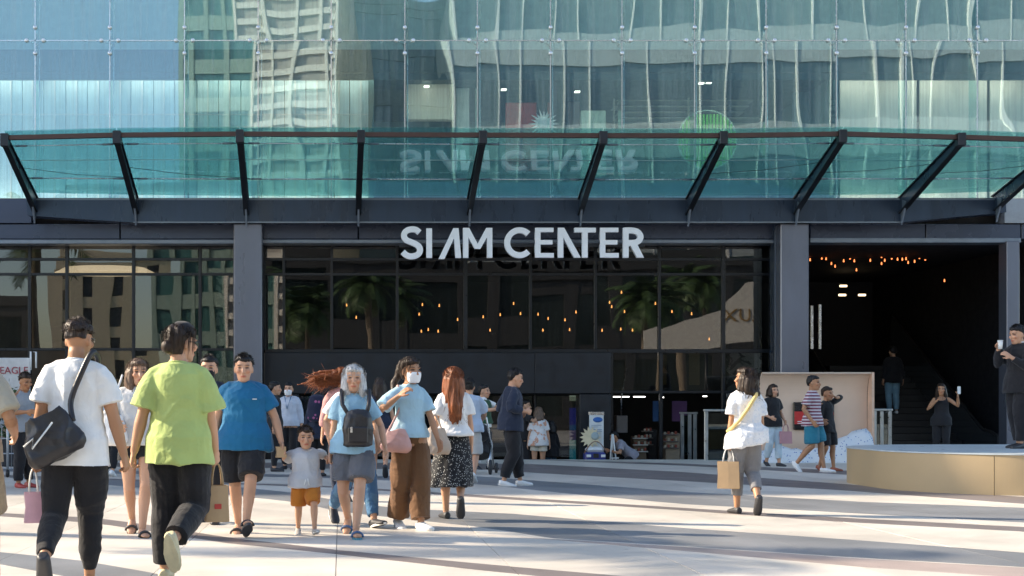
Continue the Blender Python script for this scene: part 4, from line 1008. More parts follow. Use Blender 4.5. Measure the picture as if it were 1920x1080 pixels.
        b = wr + d*.025*k + u*.028*k; t1 = (d*.7+u*.75+n*.25).normalized(); t2 = (d*.95+u*.25+n*.35).normalized()
        v.tube([b-t1*.015*k, b+t1*.035*k, b+t1*.035*k+t2*.03*k, b+t1*.035*k+t2*.055*k], [.013*k,.0115*k,.0105*k,.008*k], 8)
    HEADP = [(-.118,.02,.072,.03),(-.106,.042,.084,-.005),(-.085,.053,.088,-.045),(-.05,.062,.088,-.07),(-.015,.069,.088,-.092),(.02,.073,.089,-.101),(.055,.074,.086,-.103),(.082,.066,.072,-.094),(.1,.049,.048,-.072),(.111,.022,.02,-.04)]
    def hp(s, x, f, z): return s.hc + s.HR @ (Vector((x, -f, z))*s.hs)
    def make_head(s):
        v = s.vol; h = s.hs; fm = .95 if s.female else 1.0
        v.loft([(s.hp(0,(f+b)/2,z), s.HR @ Vector((rx*h*(fm if z < 0 else 1),0,0)), s.HR @ Vector((0,-(f-b)/2*h,0))) for z,rx,f,b in s.HEADP], 20)
        v.tube([s.hp(0,.084,.018), s.hp(0,.098,-.012), s.hp(0,.108,-.031), s.hp(0,.088,-.042)], [.008*h,.011*h,.016*h,.012*h], 10)
        v.ell(s.hp(0,.088,-.066), .024*h, .012*h, .013*h, s.HR)
        for sd in (-1,1):
            v.ell(s.hp(sd*.075,-.012,-.012), .011*h, .02*h, .031*h, s.HR)
            v.ell(s.hp(sd*.04,.07,-.02), .025*h, .022*h, .022*h, s.HR)
            v.ell(s.hp(sd*.03,.082,.028), .026*h, .012*h, .009*h, s.HR)
    def body(s, brow=(.03,.02,.015)):
        tone = np.array(s.tone); H = np.array(s.HR.transposed()); hc = np.array(s.hc); hs = s.hs
        child = s.child
        def post(me):
            P = get_co(me); q = (P-hc) @ H.T/hs; x, f, z = np.abs(q[:,0]), -q[:,1], q[:,2]
            # eye sockets pressed in
            e = np.exp(-(((x-.031)/.016)**2 + ((z-.009)/.01)**2))*(f > .05)*(np.abs(z) < .06)
            P -= (np.array(s.HR @ Vector((0,-1,0)))[None,:])*(e*.006*hs)[:,None]; me.vertices.foreach_set('co', P.ravel())
            col = np.tile(tone, (len(P),1)) * (1+.07*wave_noise(P, 3, 22)[:,None])
            headz = (np.abs(q) < np.array([.1,.13,.14])).all(axis=1)
            def blend(m, c):
                m = np.clip(m,0,1)[:,None]*headz[:,None]; return col*(1-m)+np.array(c)*m
            col = blend(.45*np.exp(-(((x-.045)/.02)**2+((z+.03)/.02)**2))*(f > .03), tone*np.array([1.1,.72,.65]))
            col = blend(1.3*np.exp(-((x/.024)**4+((z+.066)/.0085)**4))*(f > .06), tone*np.array([.78,.42,.4]))
            col = blend(1.3*np.exp(-(((x-.031)/.015)**4+((z-.008)/.0065)**4))*(f > .05), (.03,.022,.02))
            col = blend(.85*np.exp(-(((x-.034)/.021)**4+((z-.03)/.0055)**4))*(f > .05), brow)
            a = me.color_attributes.new('tone', 'FLOAT_COLOR', 'POINT')
            a.data.foreach_set('color', np.hstack([np.clip(col,0,1), np.ones((len(P),1))]).ravel().astype(np.float32))
        return queue(s.vol, 'body', M_skin, s.root, s.vox*.86, 2, post)
    # ---- garments
    def top(s, name, m, hem=.86, ease=.018, sleeve=.62, sl_ease=.03, flare=.02, slope=0.0, neckline=1.464, wr=.006, vest=False, shwide=0.0, fs=15, collar=True):
        v = Vol(); k = s.k; w = s.w; rings = []
        zs = [hem, hem+.03, .97, 1.08, 1.2, 1.3, 1.38, 1.425, 1.452, neckline]
        P = np.array(s.prof)
        for i, z in enumerate(zs):
            if i > 1 and z <= hem+.04: continue
            rx, ry, yo = (float(np.interp(z, P[:,0], P[:,c])) for c in (1,2,3))
            if z < 1.3: rx = max(rx, (.15 if not s.female else .135)); ry = max(ry, .105)
            if z < 1.0: rx, ry = max(rx,.172)+.012, max(ry,.122)+.014
            fl = flare*max(0,(1.2-z)/.34); e = ease*(1 if z < 1.4 else .75 if z < 1.46 else .3)
            c = s.T(0,yo,z); tilt = s.R @ Vector((rx*k*w+(e+fl)*k, 0, slope*(rx+e)*k if z < 1.0 else 0))
            rings.append((c, tilt, s.R @ Vector((0,ry*k*w+(e+fl)*k,0))))
        v.loft(rings, 24)
        if not vest:
            for S, el, wrp, side, hand in s.arm:
                pts = [S+s.R @ Vector((-side*.11*k,0,.048*k)), S+s.R @ Vector((-side*.055*k,0,.026*k)), S+s.R @ Vector((-side*.006*k,0,-.006*k)), LERP(S,el,.16), LERP(S,el,.36)]
                rs = [.036*k, .046*k*w**.5+sl_ease*k*.1, .053*k*w**.5+sl_ease*k*.2, .052*k*w**.5+sl_ease*k*.45, .051*k*w**.5+sl_ease*k*.75]
                if sleeve <= 1.0:
                    pts.append(LERP(S,el,max(.4,sleeve))); rs.append(.05*k*w**.5+sl_ease*k*1.0)
                else:
                    pts += [LERP(S,el,.8), el, LERP(el,wrp,.35), LERP(el,wrp,min(1,sleeve-1))]; rs += [.05*k+sl_ease*k*.7, .047*k+sl_ease*k*.6, .046*k+sl_ease*k*.6, .036*k+sl_ease*k*.5]
                v.tube(pts, rs, 14)
        ob = queue(v, name, m, s.root, s.vox, 2, wrinkle(next(SEEDS), wr*k, fs/k, sq=(1.25,1.25,.62)))
        if collar and not vest and s.sc > 110:
            c = s.T(0,.01,neckline-.016); n = 22; r0 = .064*k*w**.5
            pts = [c + s.R @ Vector((r0*math.cos(a), r0*.92*math.sin(a), .012*math.sin(a))) for a in np.linspace(0, 2*math.pi, n)]
            MB().tube(pts, .0085*k, 6).build('collar', m, ob)
        return ob
    def legwear(s, name, m, length=1.9, ease=.02, hem=.02, waist=1.0, wr=.006, fs=14, sq=(1,1,.7)):
        """length: 1 = knee, 2 = ankle"""
        v = Vol(); k, w = s.k, s.w; P = np.array(s.prof); rings = []
        for z in (.835,.87,.93,waist-.02,waist):
            rx, ry, yo = (float(np.interp(z, P[:,0], P[:,c])) for c in (1,2,3))
            e = max(ease*.4,.015) if z > .85 else -.012
            rings.append((s.T(0,yo,z), s.R @ Vector((rx*k*w+e*k,0,0)), s.R @ Vector((0,ry*k*w+e*k,0))))
        v.loft(rings, 22); g = .84+.16*s.wl
        for hip, kn, an, pitch in s.leg:
            back = Vector((0,.014*k,0)); path = [(0,.076),(.3,.084),(.65,.075),(1,.06),(1.2,.06),(1.4,.057),(1.7,.046),(2,.038)]
            pts = [hip+Vector((0,0,.05*k))]; rs = [.072*k*g+ease*k*.4]
            for t, r in path:
                if t > length+.001: break
                p = LERP(hip,kn,t) if t <= 1 else LERP(kn,an,t-1)+back*(1 if t < 1.8 else 0)
                e = (ease + (hem-ease)*t/length)*min(1, .45+t*1.4); pts.append(p); rs.append(r*k*g+e*k)
            t = length; r = float(np.interp(t, [a for a,b in path], [b for a,b in path])); p = LERP(hip,kn,t) if t <= 1 else LERP(kn,an,t-1)
            pts.append(p); rs.append(r*k*g+hem*k)
            v.tube(pts, rs, 16)
        return queue(v, name, m, s.root, s.vox, 2, wrinkle(next(SEEDS), wr*k, fs/k, sq=sq))
    def skirt(s, name, m, length=.5, flare=.1, shift=(0,0), waist=1.03, wr=.008):
        v = Vol(); k, w = s.k, s.w; rings = []
        for z, rx, ry in ((waist,.135,.105),(.97,.172,.122),(.9,.18,.13)): rings.append((s.T(0,0,z), s.R @ Vector((rx*k*w,0,0)), Vector((0,ry*k*w,0))))
        base = s.T(0,0,.9)
        for i in range(1,6):
            t = i/5; rings.append((base+Vector((shift[0]*t*t,shift[1]*t*t,-length*k*t)), Vector(((.18*w+flare*t)*k,0,0)), Vector((0,(.13*w+flare*t*1.05)*k,0))))
        v.loft(rings[::-1], 26); sd = next(SEEDS); 
        def post(me):
            P = get_co(me); a = np.arctan2(P[:,1]-base.y, P[:,0]-base.x); t = np.clip((base.z-P[:,2])/(length*k),0,1); N = get_no(me)
            P += N*((np.sin(a*9+sd)+.6*np.sin(a*14+1.3*sd))*wr*k*t)[:,None]; me.vertices.foreach_set('co', P.ravel())
        return queue(v, name, m, s.root, s.vox, 2, post)
    def shoes(s, m, name='shoe', grow=.008, sole=None, sock=False):
        for i in (0,1):
            v = Vol(); s.foot(i, grow, v)
            if sock: hip, kn, an, p = s.leg[i]; v.tube([an, LERP(an,kn,.12)], [.04*s.k,.041*s.k], 12)
            sh = queue(v, name, m, s.root, min(s.vox,.009), 1)
            if sole:
                hip, kn, an, pitch = s.leg[i]; side = (1,-1)[i]; k = s.k
                Rf = Matrix.Rotation(math.radians(8*side),3,'Z') @ Matrix.Rotation(math.radians(pitch),3,'X'); mb = MB(); out = []
                for q in range(20):
                    a = 2*math.pi*q/20; y = .062+.14*math.cos(a); x = (.05 if y > .05 else .042)*math.sin(a); out.append(an + Rf @ Vector((x*k,-y*k,-.078*k)))
                mb.prism(out, Rf @ Vector((0,0,.022*k))); mb.build('sole', sole, sh)
    def slides(s, m, band):
        """open sandals: a sole plate and a strap over the foot"""
        for i in (0,1):
            hip, kn, an, pitch = s.leg[i]; side = (1,-1)[i]; k = s.k
            Rf = Matrix.Rotation(math.radians(8*side),3,'Z') @ Matrix.Rotation(math.radians(pitch),3,'X'); mb = MB(); out = []
            for q in range(20):
                a = 2*math.pi*q/20; y = .06+.145*math.cos(a); x = (.05 if y > .05 else .04)*math.sin(a); out.append(an + Rf @ Vector((x*k,-y*k,-.098*k)))
            mb.prism(out, Rf @ Vector((0,0,.024*k))); sl = mb.build('sandal', m, s.root)
            v = MB(); pts = [an + Rf @ Vector((.054*math.cos(a)*k, -.115*k, (-.07+.052*math.sin(a))*k)) for a in np.linspace(0, math.pi, 9)]
            v.tube(pts, .013*k, 6); v.build('strap', band, sl)
    def hair(s, kind, m, length=.3, wind=None):
        v = Vol(); h = s.hs
        cap = [(-.075,.055,-.045,-.098),(-.04,.072,-.02,-.112),(0,.081,-.002,-.12),(.03,.083,.03,-.122),(.055,.084,.078,-.122),(.08,.08,.098,-.117),(.102,.066,.08,-.102),(.119,.044,.045,-.078),(.128,.018,.01,-.045)]
        if kind in ('long','pony','bun','flying','bob'): cap = [(z,rx,max(f,-.01+.02*(z > -.02)) if z < .04 else f,b) for z,rx,f,b in cap]
        if kind == 'short': cap = [(-.045,.05,-.06,-.1)]+[(z,rx*.975,f-.004,b*.95) for z,rx,f,b in cap[2:]]
        if kind == 'fade': cap = [(z,rx*(.93 if z < .05 else .97),f-.006,b*(.9 if z < .05 else .95)) for z,rx,f,b in cap[2:]]
        v.loft([(s.hp(0,(f+b)/2,z), s.HR @ Vector((rx*h,0,0)), s.HR @ Vector((0,-(f-b)/2*h,0))) for z,rx,f,b in cap], 20)
        rnd = random.Random(next(SEEDS)); dn = Vector((0,0,-1))
        if kind in ('long','bob'):
            L = length
            for k in range(16):
                a = math.radians(-128+256*k/15); x, f = .078*math.sin(a), -.03-.085*math.cos(a)
                p = [s.hp(x*.6,f*.7,.06), s.hp(x,f,.0), s.hp(x*1.1,f*1.06,-.09)]
                e = p[-1]+dn*(L-.09)*(.8+.2*math.cos(a)+rnd.uniform(-.06,.06)) + s.HR @ Vector((rnd.uniform(-.02,.02)-.02*math.sin(a),.02,0))
                if wind: e += Vector(wind)*L
                mid = LERP(p[-1], e, .5)+Vector((rnd.uniform(-.012,.012),.012,0)); v.tube(p+[mid,e], [.03*h,.032*h,.032*h,.03*h,.012*h], 8)
        if kind == 'pony':
            b = s.hp(0,-.115,.03); v.tube([s.hp(0,-.09,.04), b, b+s.HR @ Vector((0,.05,-.03)), b+Vector((wind or (0,0,0)))*length*.5+s.HR @ Vector((0,.05,0))+dn*length*.5, b+Vector((wind or (0,0,0)))*length+dn*length*.9], [.03*h,.026*h,.036*h,.034*h,.012*h], 10)
        if kind == 'bun': v.ell(s.hp(0,-.118,-.03), .042*h, .034*h, .046*h, s.HR)
        if kind == 'flying':
            for k in range(26):
                b = s.hp(rnd.uniform(-.06,.06), rnd.uniform(-.1,-.02), rnd.uniform(-.04,.08)); d = Vector(wind)+Vector((rnd.gauss(0,.16),rnd.gauss(0,.16),rnd.gauss(0,.2))); L = length*rnd.uniform(.6,1.15)
                p1 = b+d*L*.4+Vector((0,0,.05*rnd.random())); v.tube([b, p1, b+d*L*.75, b+d*L+Vector((0,0,-.06*rnd.random()))], [.022*h,.018*h,.012*h,.005*h], 6)
        sd = next(SEEDS); H = np.array(s.HR.transposed()); hc = np.array(s.hc)
        def post(me):
            P = get_co(me); N = get_no(me); q = (P-hc) @ H.T; n = wave_noise(q*np.array([1,1,.22 if kind not in ('short','fade') else .6]), sd, 95)
            P += N*(n*(.0035 if kind not in ('short','fade') else .005))[:,None]; me.vertices.foreach_set('co', P.ravel())
        ho = queue(v, 'hair', m, s.root, max(.006, s.vox*.75), 1, post)
        if s.sc > 115:      # loose strands that break the outline
            sm = MB()
            for i in range(420 if kind in ('short','fade') else 260):
                a = rnd.uniform(-math.pi, math.pi); e = rnd.uniform(.05, 1.5); up = math.sin(e)
                x, f, z = .08*math.cos(e)*math.sin(a), -.012-.105*math.cos(e)*math.cos(a), .03+.094*up
                if f > .02 and z < .075: continue
                b0 = s.hp(x, f, z); nrm = (b0-s.hc).normalized()
                if kind in ('short','fade'):
                    L = rnd.uniform(.014,.03)*h; t1 = (nrm + s.HR @ Vector((rnd.gauss(0,.4), -.5+rnd.gauss(0,.3), rnd.gauss(0,.3)))).normalized()
                    sm.tube([b0-nrm*.006, b0+t1*L*.6+nrm*.003, b0+t1*L], [.0035,.0025,.0008], 3)
                else:
                    dwn = (Vector(wind)*.8 if wind else Vector((0,0,0)))+dn; L = rnd.uniform(.06,.16)*h
                    sm.tube([b0, b0+nrm*.012+(s.HR @ Vector((x*1.2,-f*.9,0)))*.25, b0+nrm*rnd.uniform(.01,.028)+dwn*L], [.003,.0025,.0008], 3)
            if kind in ('long','bob','flying'):
                for i in range(170):
                    a = math.radians(rnd.uniform(-130,130)); x, f = .085*math.sin(a), -.03-.1*math.cos(a); b0 = s.hp(x,f,rnd.uniform(-.05,.03)); L = length*rnd.uniform(.75,1.12)
                    d = Vector(wind)*1.0 if kind == 'flying' else dn+(Vector(wind) if wind else Vector((0,0,0)))
                    j = lambda q: Vector((rnd.gauss(0,q),rnd.gauss(0,q),rnd.gauss(0,q*(2.2 if kind == 'flying' else .6))))
                    sm.tube([b0, b0+d*L*.4+j(.012), b0+d*L*.75+j(.02), b0+d*L+j(.034)], [.004,.0045,.0035,.001], 3)
            sm.build('strands', m, ho)
        return ho
    def mask(s, m):
        v = Vol(); h = s.hs
        v.loft([(s.hp(0,.052,z), s.HR @ Vector((rx*h,0,0)), s.HR @ Vector((0,-f*h,0))) for z,rx,f in ((-.112,.045,.038),(-.095,.06,.046),(-.06,.068,.054),(-.035,.069,.062),(-.012,.066,.056))], 18)
        return queue(v, 'face_mask', m, s.root, .007, 1)
    def glasses(s, m):
        mb = MB(); h = s.hs
        for sd in (-1,1):
            pts = [s.hp(sd*.033+.024*math.cos(a), .098, .008+.018*math.sin(a)) for a in np.linspace(0,2*math.pi,14)]
            mb.tube(pts, .003*h, 5); mb.tube([s.hp(sd*.056,.096,.012), s.hp(sd*.076,.06,.012), s.hp(sd*.078,-.02,.008)], .003*h, 5)
        mb.tube([s.hp(-.01,.1,.012), s.hp(.01,.1,.012)], .003*h, 5); return mb.build('glasses', m, s.root)
    def W(s, p): return Vector((s.X,s.Y,s.z0)) + Matrix.Rotation(s.heading,3,'Z') @ p
    def wrist(s, i): return s.W(s.arm[i][2] + (s.arm[i][2]-s.arm[i][1]).normalized()*.085*s.k)
# ------------------------------------------------------------------ wardrobe
W_white = fabric('white_cotton', (.78,.78,.77)); W_black = fabric('black_cloth', (.014,.014,.017), .8); W_lime = fabric('lime_cotton', (.42,.52,.18))
W_blue = fabric('petrol_blue_cotton', (.012,.13,.27)); W_sky = fabric('sky_blue_cotton', (.3,.5,.64)); W_navy = fabric('navy_cloth', (.018,.026,.05))
W_grey = fabric('grey_marl', (.5,.51,.54)); W_orange = fabric('orange_twill', (.48,.17,.025)); W_brown = fabric('brown_trousers', (.15,.075,.035))
W_jean = fabric('blue_denim', (.06,.15,.28), pattern='patch', col2=(.09,.2,.33), scale=14); W_ljean = fabric('washed_denim', (.2,.35,.46))
W_gtrouser = fabric('grey_trouser', (.2,.2,.21)); W_beige = fabric('olive_beige', (.4,.36,.28)); W_khaki = fabric('khaki', (.33,.28,.2))
W_teal = fabric('teal_shorts', (.03,.19,.27)); W_stripe = fabric('maroon_white_stripes', (.2,.06,.09), pattern='stripes', col2=(.6,.55,.58), scale=5.5)
W_dot = fabric('black_dotted_skirt', (.016,.017,.02), pattern='dots', col2=(.5,.5,.48), scale=55); W_pat = fabric('patterned_shorts', (.035,.04,.055), pattern='check', col2=(.2,.21,.24), scale=48)
W_floral = fabric('white_printed_cotton', (.7,.68,.68), pattern='patch', col2=(.6,.32,.22), scale=9); W_green = fabric('dark_green', (.03,.08,.04)); W_pink = fabric('dusty_pink', (.5,.26,.25))
W_paleblue = fabric('pale_blue_shirt', (.42,.5,.62)); W_lace = fabric('white_textured_blouse', (.76,.77,.79), pattern='patch', col2=(.62,.66,.72), scale=45)
H_black = hairmat('black_hair', (.012,.01,.01)); H_dark = hairmat('dark_brown_hair', (.03,.018,.012)); H_auburn = hairmat('auburn_hair', (.2,.06,.02)); H_grey = hairmat('silver_hair', (.5,.5,.5)); H_brown = hairmat('ash_brown_hair', (.13,.085,.06))
L_black = mat('black_leather', (.02,.018,.02), .38, var=.2, scale=20, bump=.2); L_pink = mat('pink_leather', (.55,.3,.26), .4, bump=.15); L_white = mat('white_shoe', (.75,.75,.74), .5)
L_cream = mat('cream_shoe', (.62,.54,.34), .6); L_dshoe = mat('dark_shoe', (.03,.03,.034), .5); L_red = mat('red_shoe', (.4,.06,.05), .5); L_rubber = mat('white_rubber', (.68,.67,.64), .6); L_blue = mat('blue_strap', (.06,.12,.25), .5)
L_paper = mat('kraft_paper', (.47,.32,.18), .75, var=.08, bump=.15, bscale=10); L_tan = mat('tan_tote', (.5,.4,.32), .8, bump=.2); M_mask = mat('mask_white', (.82,.83,.85), .8, var=.03)
M_frame = mat('glasses_frame', (.03,.03,.03), .3); L_brownshoe = mat('rust_shoe', (.3,.09,.05), .5)
STRIDE = lambda a, b=None, lift=.0, pit=25: ((.08,a,0,0),(-.08,-(b or a),lift,pit))
RSTRIDE = lambda a, b=None, lift=.0, pit=25: ((.08,-(b or a),lift,pit),(-.08,a,0,0))

# ------------------------------------------------------------------ bags and other carried things
def paper_bag(name, label, top, w, h, d, rz, m, handles=True, mark=None, cat='bag', hcol=None):
    """hangs from the point 'top' (hand)"""
    hh = .16 if handles else .02
    b = empty(name, (top.x, top.y, top.z-hh-h), rz, label, cat); mb = MB(); n = 7
    vs = []; rows = [(0,.94),(.02,1),(.5,1.02),(.97,1.0),(1,.99)]
    for t, s in rows:
        for x, y in ((-1,-1),(0,-1.06),(1,-1),(1.0,-.5),(.93,0),(1,.5),(1,1),(0,1.06),(-1,1),(-1,.5),(-.93,0),(-1,-.5)):
            vs.append((x*w/2*s + .006*math.sin(t*5+x), y*d/2*s, t*h))
    fs = [tuple(range(12))[::-1]]
    for r in range(len(rows)-1):
        for k in range(12): fs.append((r*12+k, r*12+(k+1)%12, (r+1)*12+(k+1)%12, (r+1)*12+k))
    mb.add(vs, fs); mb.build('bag_body', m, b)
    if handles:
        for s in (-1,1):
            pts = [(w*.25*math.cos(a)*1.0, s*d*.42*(1-.8*math.sin(a)), h-.01+hh*math.sin(a)) for a in np.linspace(0, math.pi, 11)]
            MB().tube(pts, .006, 6).build('handle', hcol or m, b)
    if mark: MB().box(-w*.16,w*.16,-d/2*1.06-.004,-d/2*1.05,h*.36,h*.5).build('printed_mark', mark, b)
    return b
def smooth3(p, n=6):
    q = []
    for i in range(len(p)-1):
        p0, p1, p2, p3 = p[max(i-1,0)], p[i], p[i+1], p[min(i+2,len(p)-1)]
        for k in range(n):
            t = k/n; q.append((p1*2+(p2-p0)*t+(p0*2-p1*5+p2*4-p3)*t*t+(p1*3-p0-p2*3+p3)*t**3)*.5)
    return q+[p[-1]]
def soft_bag(name, label, loc, rx, ry, rz_, m, rot=0.0, sag=.35, strap=None, parts=None, tilt=0.0):
    """slumped bag; strap: list of world points"""
    b = empty(name, loc, 0, label, 'bag'); v = Vol(); R = Matrix.Rotation(rot,3,'Z') @ Matrix.Rotation(tilt,3,'Y'); rings = []
    for i in range(11):
        t = i/10; zz = -rz_+2*rz_*t; w = math.sin(math.pi*min(1,max(0,(.1+.9*(1-t)**(1-sag*.5)))))**.45 if t < 1 else .3
        wx = rx*(1-.42*t**1.6)*(.75 if i == 0 else .92 if i == 1 else 1); wy = ry*(1-.6*t)*(.5 if i == 0 else .85 if i == 1 else 1)
        rings.append((R @ Vector((0,0,zz)), R @ Vector((wx,0,0)), R @ Vector((0,wy,0))))
    v.loft(rings, 20); queue(v, 'bag_body', m, b, .009, 2, wrinkle(next(SEEDS), .007, 20))
    if strap: MB().tube(smooth3([p-Vector(loc) for p in strap]), .014 if not parts else parts, 8).build('strap', m, b)
    return b

# ------------------------------------------------------------------ the people, nearest first
# man at the left edge
p = Person('person in olive shirt and shorts cut off by the left edge', -60, 1112, h=1.74, head=172, legs=RSTRIDE(.25,.22,.05,40), aR=('l',-.24,-.16,1.0), aL=None, skin='mid')
p.body(); p.top('shirt', W_beige, ease=.03, sleeve=.85); p.legwear('shorts', W_khaki, .95, .035, .05); p.hair('short', H_black); p.shoes(L_dshoe)
# white T-shirt
p = Person('man in white T-shirt with black sling bag, seen from behind', 140, 1109, h=1.775, head=178, skin='mid', legs=((.1,-.38,.13,55),(-.06,.16,0,0)), w=.93, wl=.95,
           aL=('w',62,872,.02), aR=('w',232,852,.03,(-.2,.9,0)), hyaw=-14, hpitch=6, handL='grip', handR='grip', sway=-1.5)
p.body(); p.top('shirt', W_white, hem=.80, ease=.024, sleeve=.72, sl_ease=.034, flare=.03, wr=.007); p.legwear('trousers', W_black, 1.88, .024, .010, wr=.007); p.hair('fade', H_dark); p.shoes(L_dshoe); tee = p; p.glasses(M_frame)
S = p.W(p.Tn(-.11,.09,1.475)); bl_ = Vector((PX(98,p.Y-.22), p.Y-.24, PZ(818,p.Y-.22)))
soft_bag('sling_bag', 'large slouchy black leather sling bag on the back of the white T-shirt man', bl_, .21, .085, .155, L_black, rot=.1, tilt=-.42, parts=.019,
         strap=[bl_+Vector((.13,.02,.1)), p.W(p.T(-.005,.165,1.2)), p.W(p.T(-.06,.15,1.36)), S+Vector((0,-.01,.02)), p.W(p.Tn(-.13,.02,1.482)), p.W(p.Tn(-.12,-.07,1.42))])
sg = bpy.data.objects['sling_bag']; yy = p.Y-.345
MB().tube([Vector((PX(a,yy), yy, PZ(b,yy)))-bl_ for a, b in ((44,838),(62,822),(60,842),(98,792))], .006, 6).build('white_zigzag', M_white, sg)  # thin white tube zigzagging over the bag's face
paper_bag('plastic_bag', 'pink and white thin plastic bag hanging from the white T-shirt man\'s left hand', p.wrist(0), .11, .2, .05, .3, mat('pink_film', (.72,.42,.5), .35), hcol=M_white)
# lime shirt
p = Person('person in lime green T-shirt and wide black trousers, seen from behind', 335, 1092, h=1.76, head=172, legs=((.12,.1,0,0),(-.05,-.33,.2,66)), aL=('w',250,852,.0,(.2,.9,0)), aR=('w',408,872,.12), hyaw=-38, hpitch=3, handL='grip', handR='grip', w=.95)
p.body(); p.top('shirt', W_lime, hem=.79, ease=.045, sleeve=.88, sl_ease=.06, flare=.012, wr=.009, fs=11); p.legwear('trousers', W_black, 1.9, .04, .045, wr=.009); p.hair('bun', H_dark); p.shoes(L_cream, sole=L_cream); p.glasses(M_frame); lime = p
MB().lathe((0,0,0), [(.086,-.02),(.09,.02),(.08,.06),(.05,.085),(.0,.092)], 20).build('cap', W_black, p.root, loc=p.hp(0,.0,.055)).rotation_euler = (.25,0,0)
paper_bag('paper_bag', 'brown kraft paper bag with red mark held by the lime shirt person', p.wrist(1), .15, .25, .09, .25, L_paper, mark=mat('red_mark', (.5,.05,.04), .5))
# long-haired woman
p = Person('woman with long light brown hair and black shorts behind the lime shirt', 258, 1003, top=670, head=12, female=True, legs=((.03,.2,0,0),(-.04,-.22,.05,35)), aL=('l',.2,-.14,1.02), aR=('l',-.2,-.16,1.05), hyaw=8)
p.body(); p.top('cardigan', fabric('pale_grey_knit', (.6,.6,.6)), hem=.9, ease=.03, sleeve=1.7, sl_ease=.03); p.legwear('shorts', W_black, .38, .02, .025); p.hair('long', H_brown, .42); p.slides(L_dshoe, L_dshoe)
soft_bag('white_tote', 'white cloth tote held by the long-haired woman', p.W(Vector((-.22,-.18,.98))), .13, .06, .14, mat('white_canvas', (.75,.75,.75), .8), strap=[p.W(Vector((-.24,-.18,1.08))), p.W(Vector((-.2,-.1,1.3))), p.W(Vector((-.14,-.02,1.48)))], parts=.01)
# masked man between lime and blue
p = Person('man in dark overshirt with black mask half hidden by the lime shirt', 392, 980, top=668, head=-4, skin='light', legs=STRIDE(.12), aL=('l',.24,-.1,.95))
p.body(); p.top('overshirt', W_navy, ease=.03, sleeve=1.5); p.legwear('trousers', W_black, 1.9); p.hair('short', H_black); p.shoes(L_dshoe); p.mask(W_black)
# blue T-shirt man
p = Person('stout man in petrol blue T-shirt and black shorts holding the boy\'s hand', 457, 1003, top=664, head=2, skin='light', w=1.24, wl=1.1, legs=((.03,.26,.05,-28),(-.06,-.2,.01,18)), aL=('w',527,828,-.03,(.4,.6,0)), aR=('w',392,845,.05), handL='grip', hpitch=2)
p.body(); p.top('shirt', W_blue, hem=.82, ease=.02, sleeve=.68, sl_ease=.03, wr=.007); p.legwear('shorts', W_black, .93, .04, .06, wr=.008); p.hair('short', H_black); p.slides(L_dshoe, L_dshoe)
MB().box(-.02,.02,-.004,.004,-.004,.004).build('chest_mark', M_white, p.root, loc=p.T(.085,-.128,1.3))
# boy
p = Person('small boy in grey shirt and orange shorts walking between two adults', 573, 1003, top=797, head=6, skin='light', child=True, w=1.22, wl=1.1, legs=((.12,.14,.02,-14),(-.1,-.12,0,16)), aR=('w',532,853,-.02,(-.6,.4,-.3)), aL=('w',614,862,.02,(.6,.4,-.3)), vox=.007)
p.body(); p.top('shirt', W_grey, hem=.82, ease=.03, sleeve=.75, sl_ease=.035); so_ = p.legwear('shorts', W_orange, .95, .045, .05); p.hair('short', H_dark); p.shoes(mat('grey_trainer', (.4,.38,.35), .6), sole=L_rubber)
mb = MB()
for dx in (-.012,.012): mb.tube([p.T(dx,-.125,.98)+Vector((0,-.03,0)), p.T(dx*1.5,-.14,.93)+Vector((0,-.035,0)), p.T(dx*2.6,-.14,.86)+Vector((0,-.035,0))], .005, 5)
mb.build('drawstring', M_white, p.root); boy = p
paper_bag('snack_bag', 'small tan paper packet in the boy\'s raised hand', p.wrist(1)+Vector((-.02,-.02,.08)), .09, .1, .04, .3, L_paper, handles=False)
# silver-haired woman
p = Person('silver-haired woman in sky blue T-shirt with black backpack on her front', 662, 1004, top=678, head=-2, female=True, w=.98, wl=1.0, legs=((.035,.27,0,-4),(-.06,-.25,.05,38)), aR=('w',620,850,.02,(-.5,.6,0)), aL=('w',722,838,-.1), handR='grip', skin='light', sway=1)
p.body(brow=(.3,.28,.27)); p.top('shirt', W_sky, hem=.86, ease=.022, sleeve=.72, sl_ease=.03); p.legwear('shorts', W_pat, .78, .035, .05, waist=1.02); p.hair('bob', H_grey, .24); p.slides(mat('teal_sole', (.05,.2,.28), .6), L_blue)
bk = empty('front_backpack', p.W(Vector((.05,-.22,.985))), 0, 'black backpack worn on the chest of the silver-haired woman', 'backpack')
v = Vol(); v.loft([(Vector((0,0,z)), Vector((a,0,0)), Vector((0,b,0))) for z,a,b in ((-.17,.1,.05),(-.15,.14,.075),(0,.145,.085),(.1,.13,.075),(.16,.1,.05),(.18,.06,.03))], 18); queue(v, 'bag_body', L_black, bk, .008, 2, wrinkle(3,.004,25))
for x0, x1 in ((-.1,-.14),(.09,.1)): MB().tube([(x0*.8,.02,.12),(x1,.05,.22),(x1*1.05,.11,.30),(x1*1.05,.19,.352),(x1*1.05,.27,.33)], .02, 8).build('strap', L_black, bk)
MB().bbox(-.09,.09,-.1,-.075,-.12,.02,.01).build('pocket', L_black, bk); MB().box(-.07,-.05,-.107,-.1,-.03,.02).build('zip_pull', M_steel, bk)
# masked man in jeans behind her
p = Person('man in jeans and face mask striding behind the silver-haired woman', 664, 985, top=674, head=24, legs=((.06,.34,.01,-12),(-.07,-.36,.06,42)), aL=('l',.25,-.05,.85))
p.body(); p.top('shirt', W_white, ease=.03, sleeve=.7); p.legwear('jeans', W_jean, 1.9, .02, .02); p.hair('short', H_black); p.shoes(L_dshoe, sole=L_rubber); p.mask(M_mask)
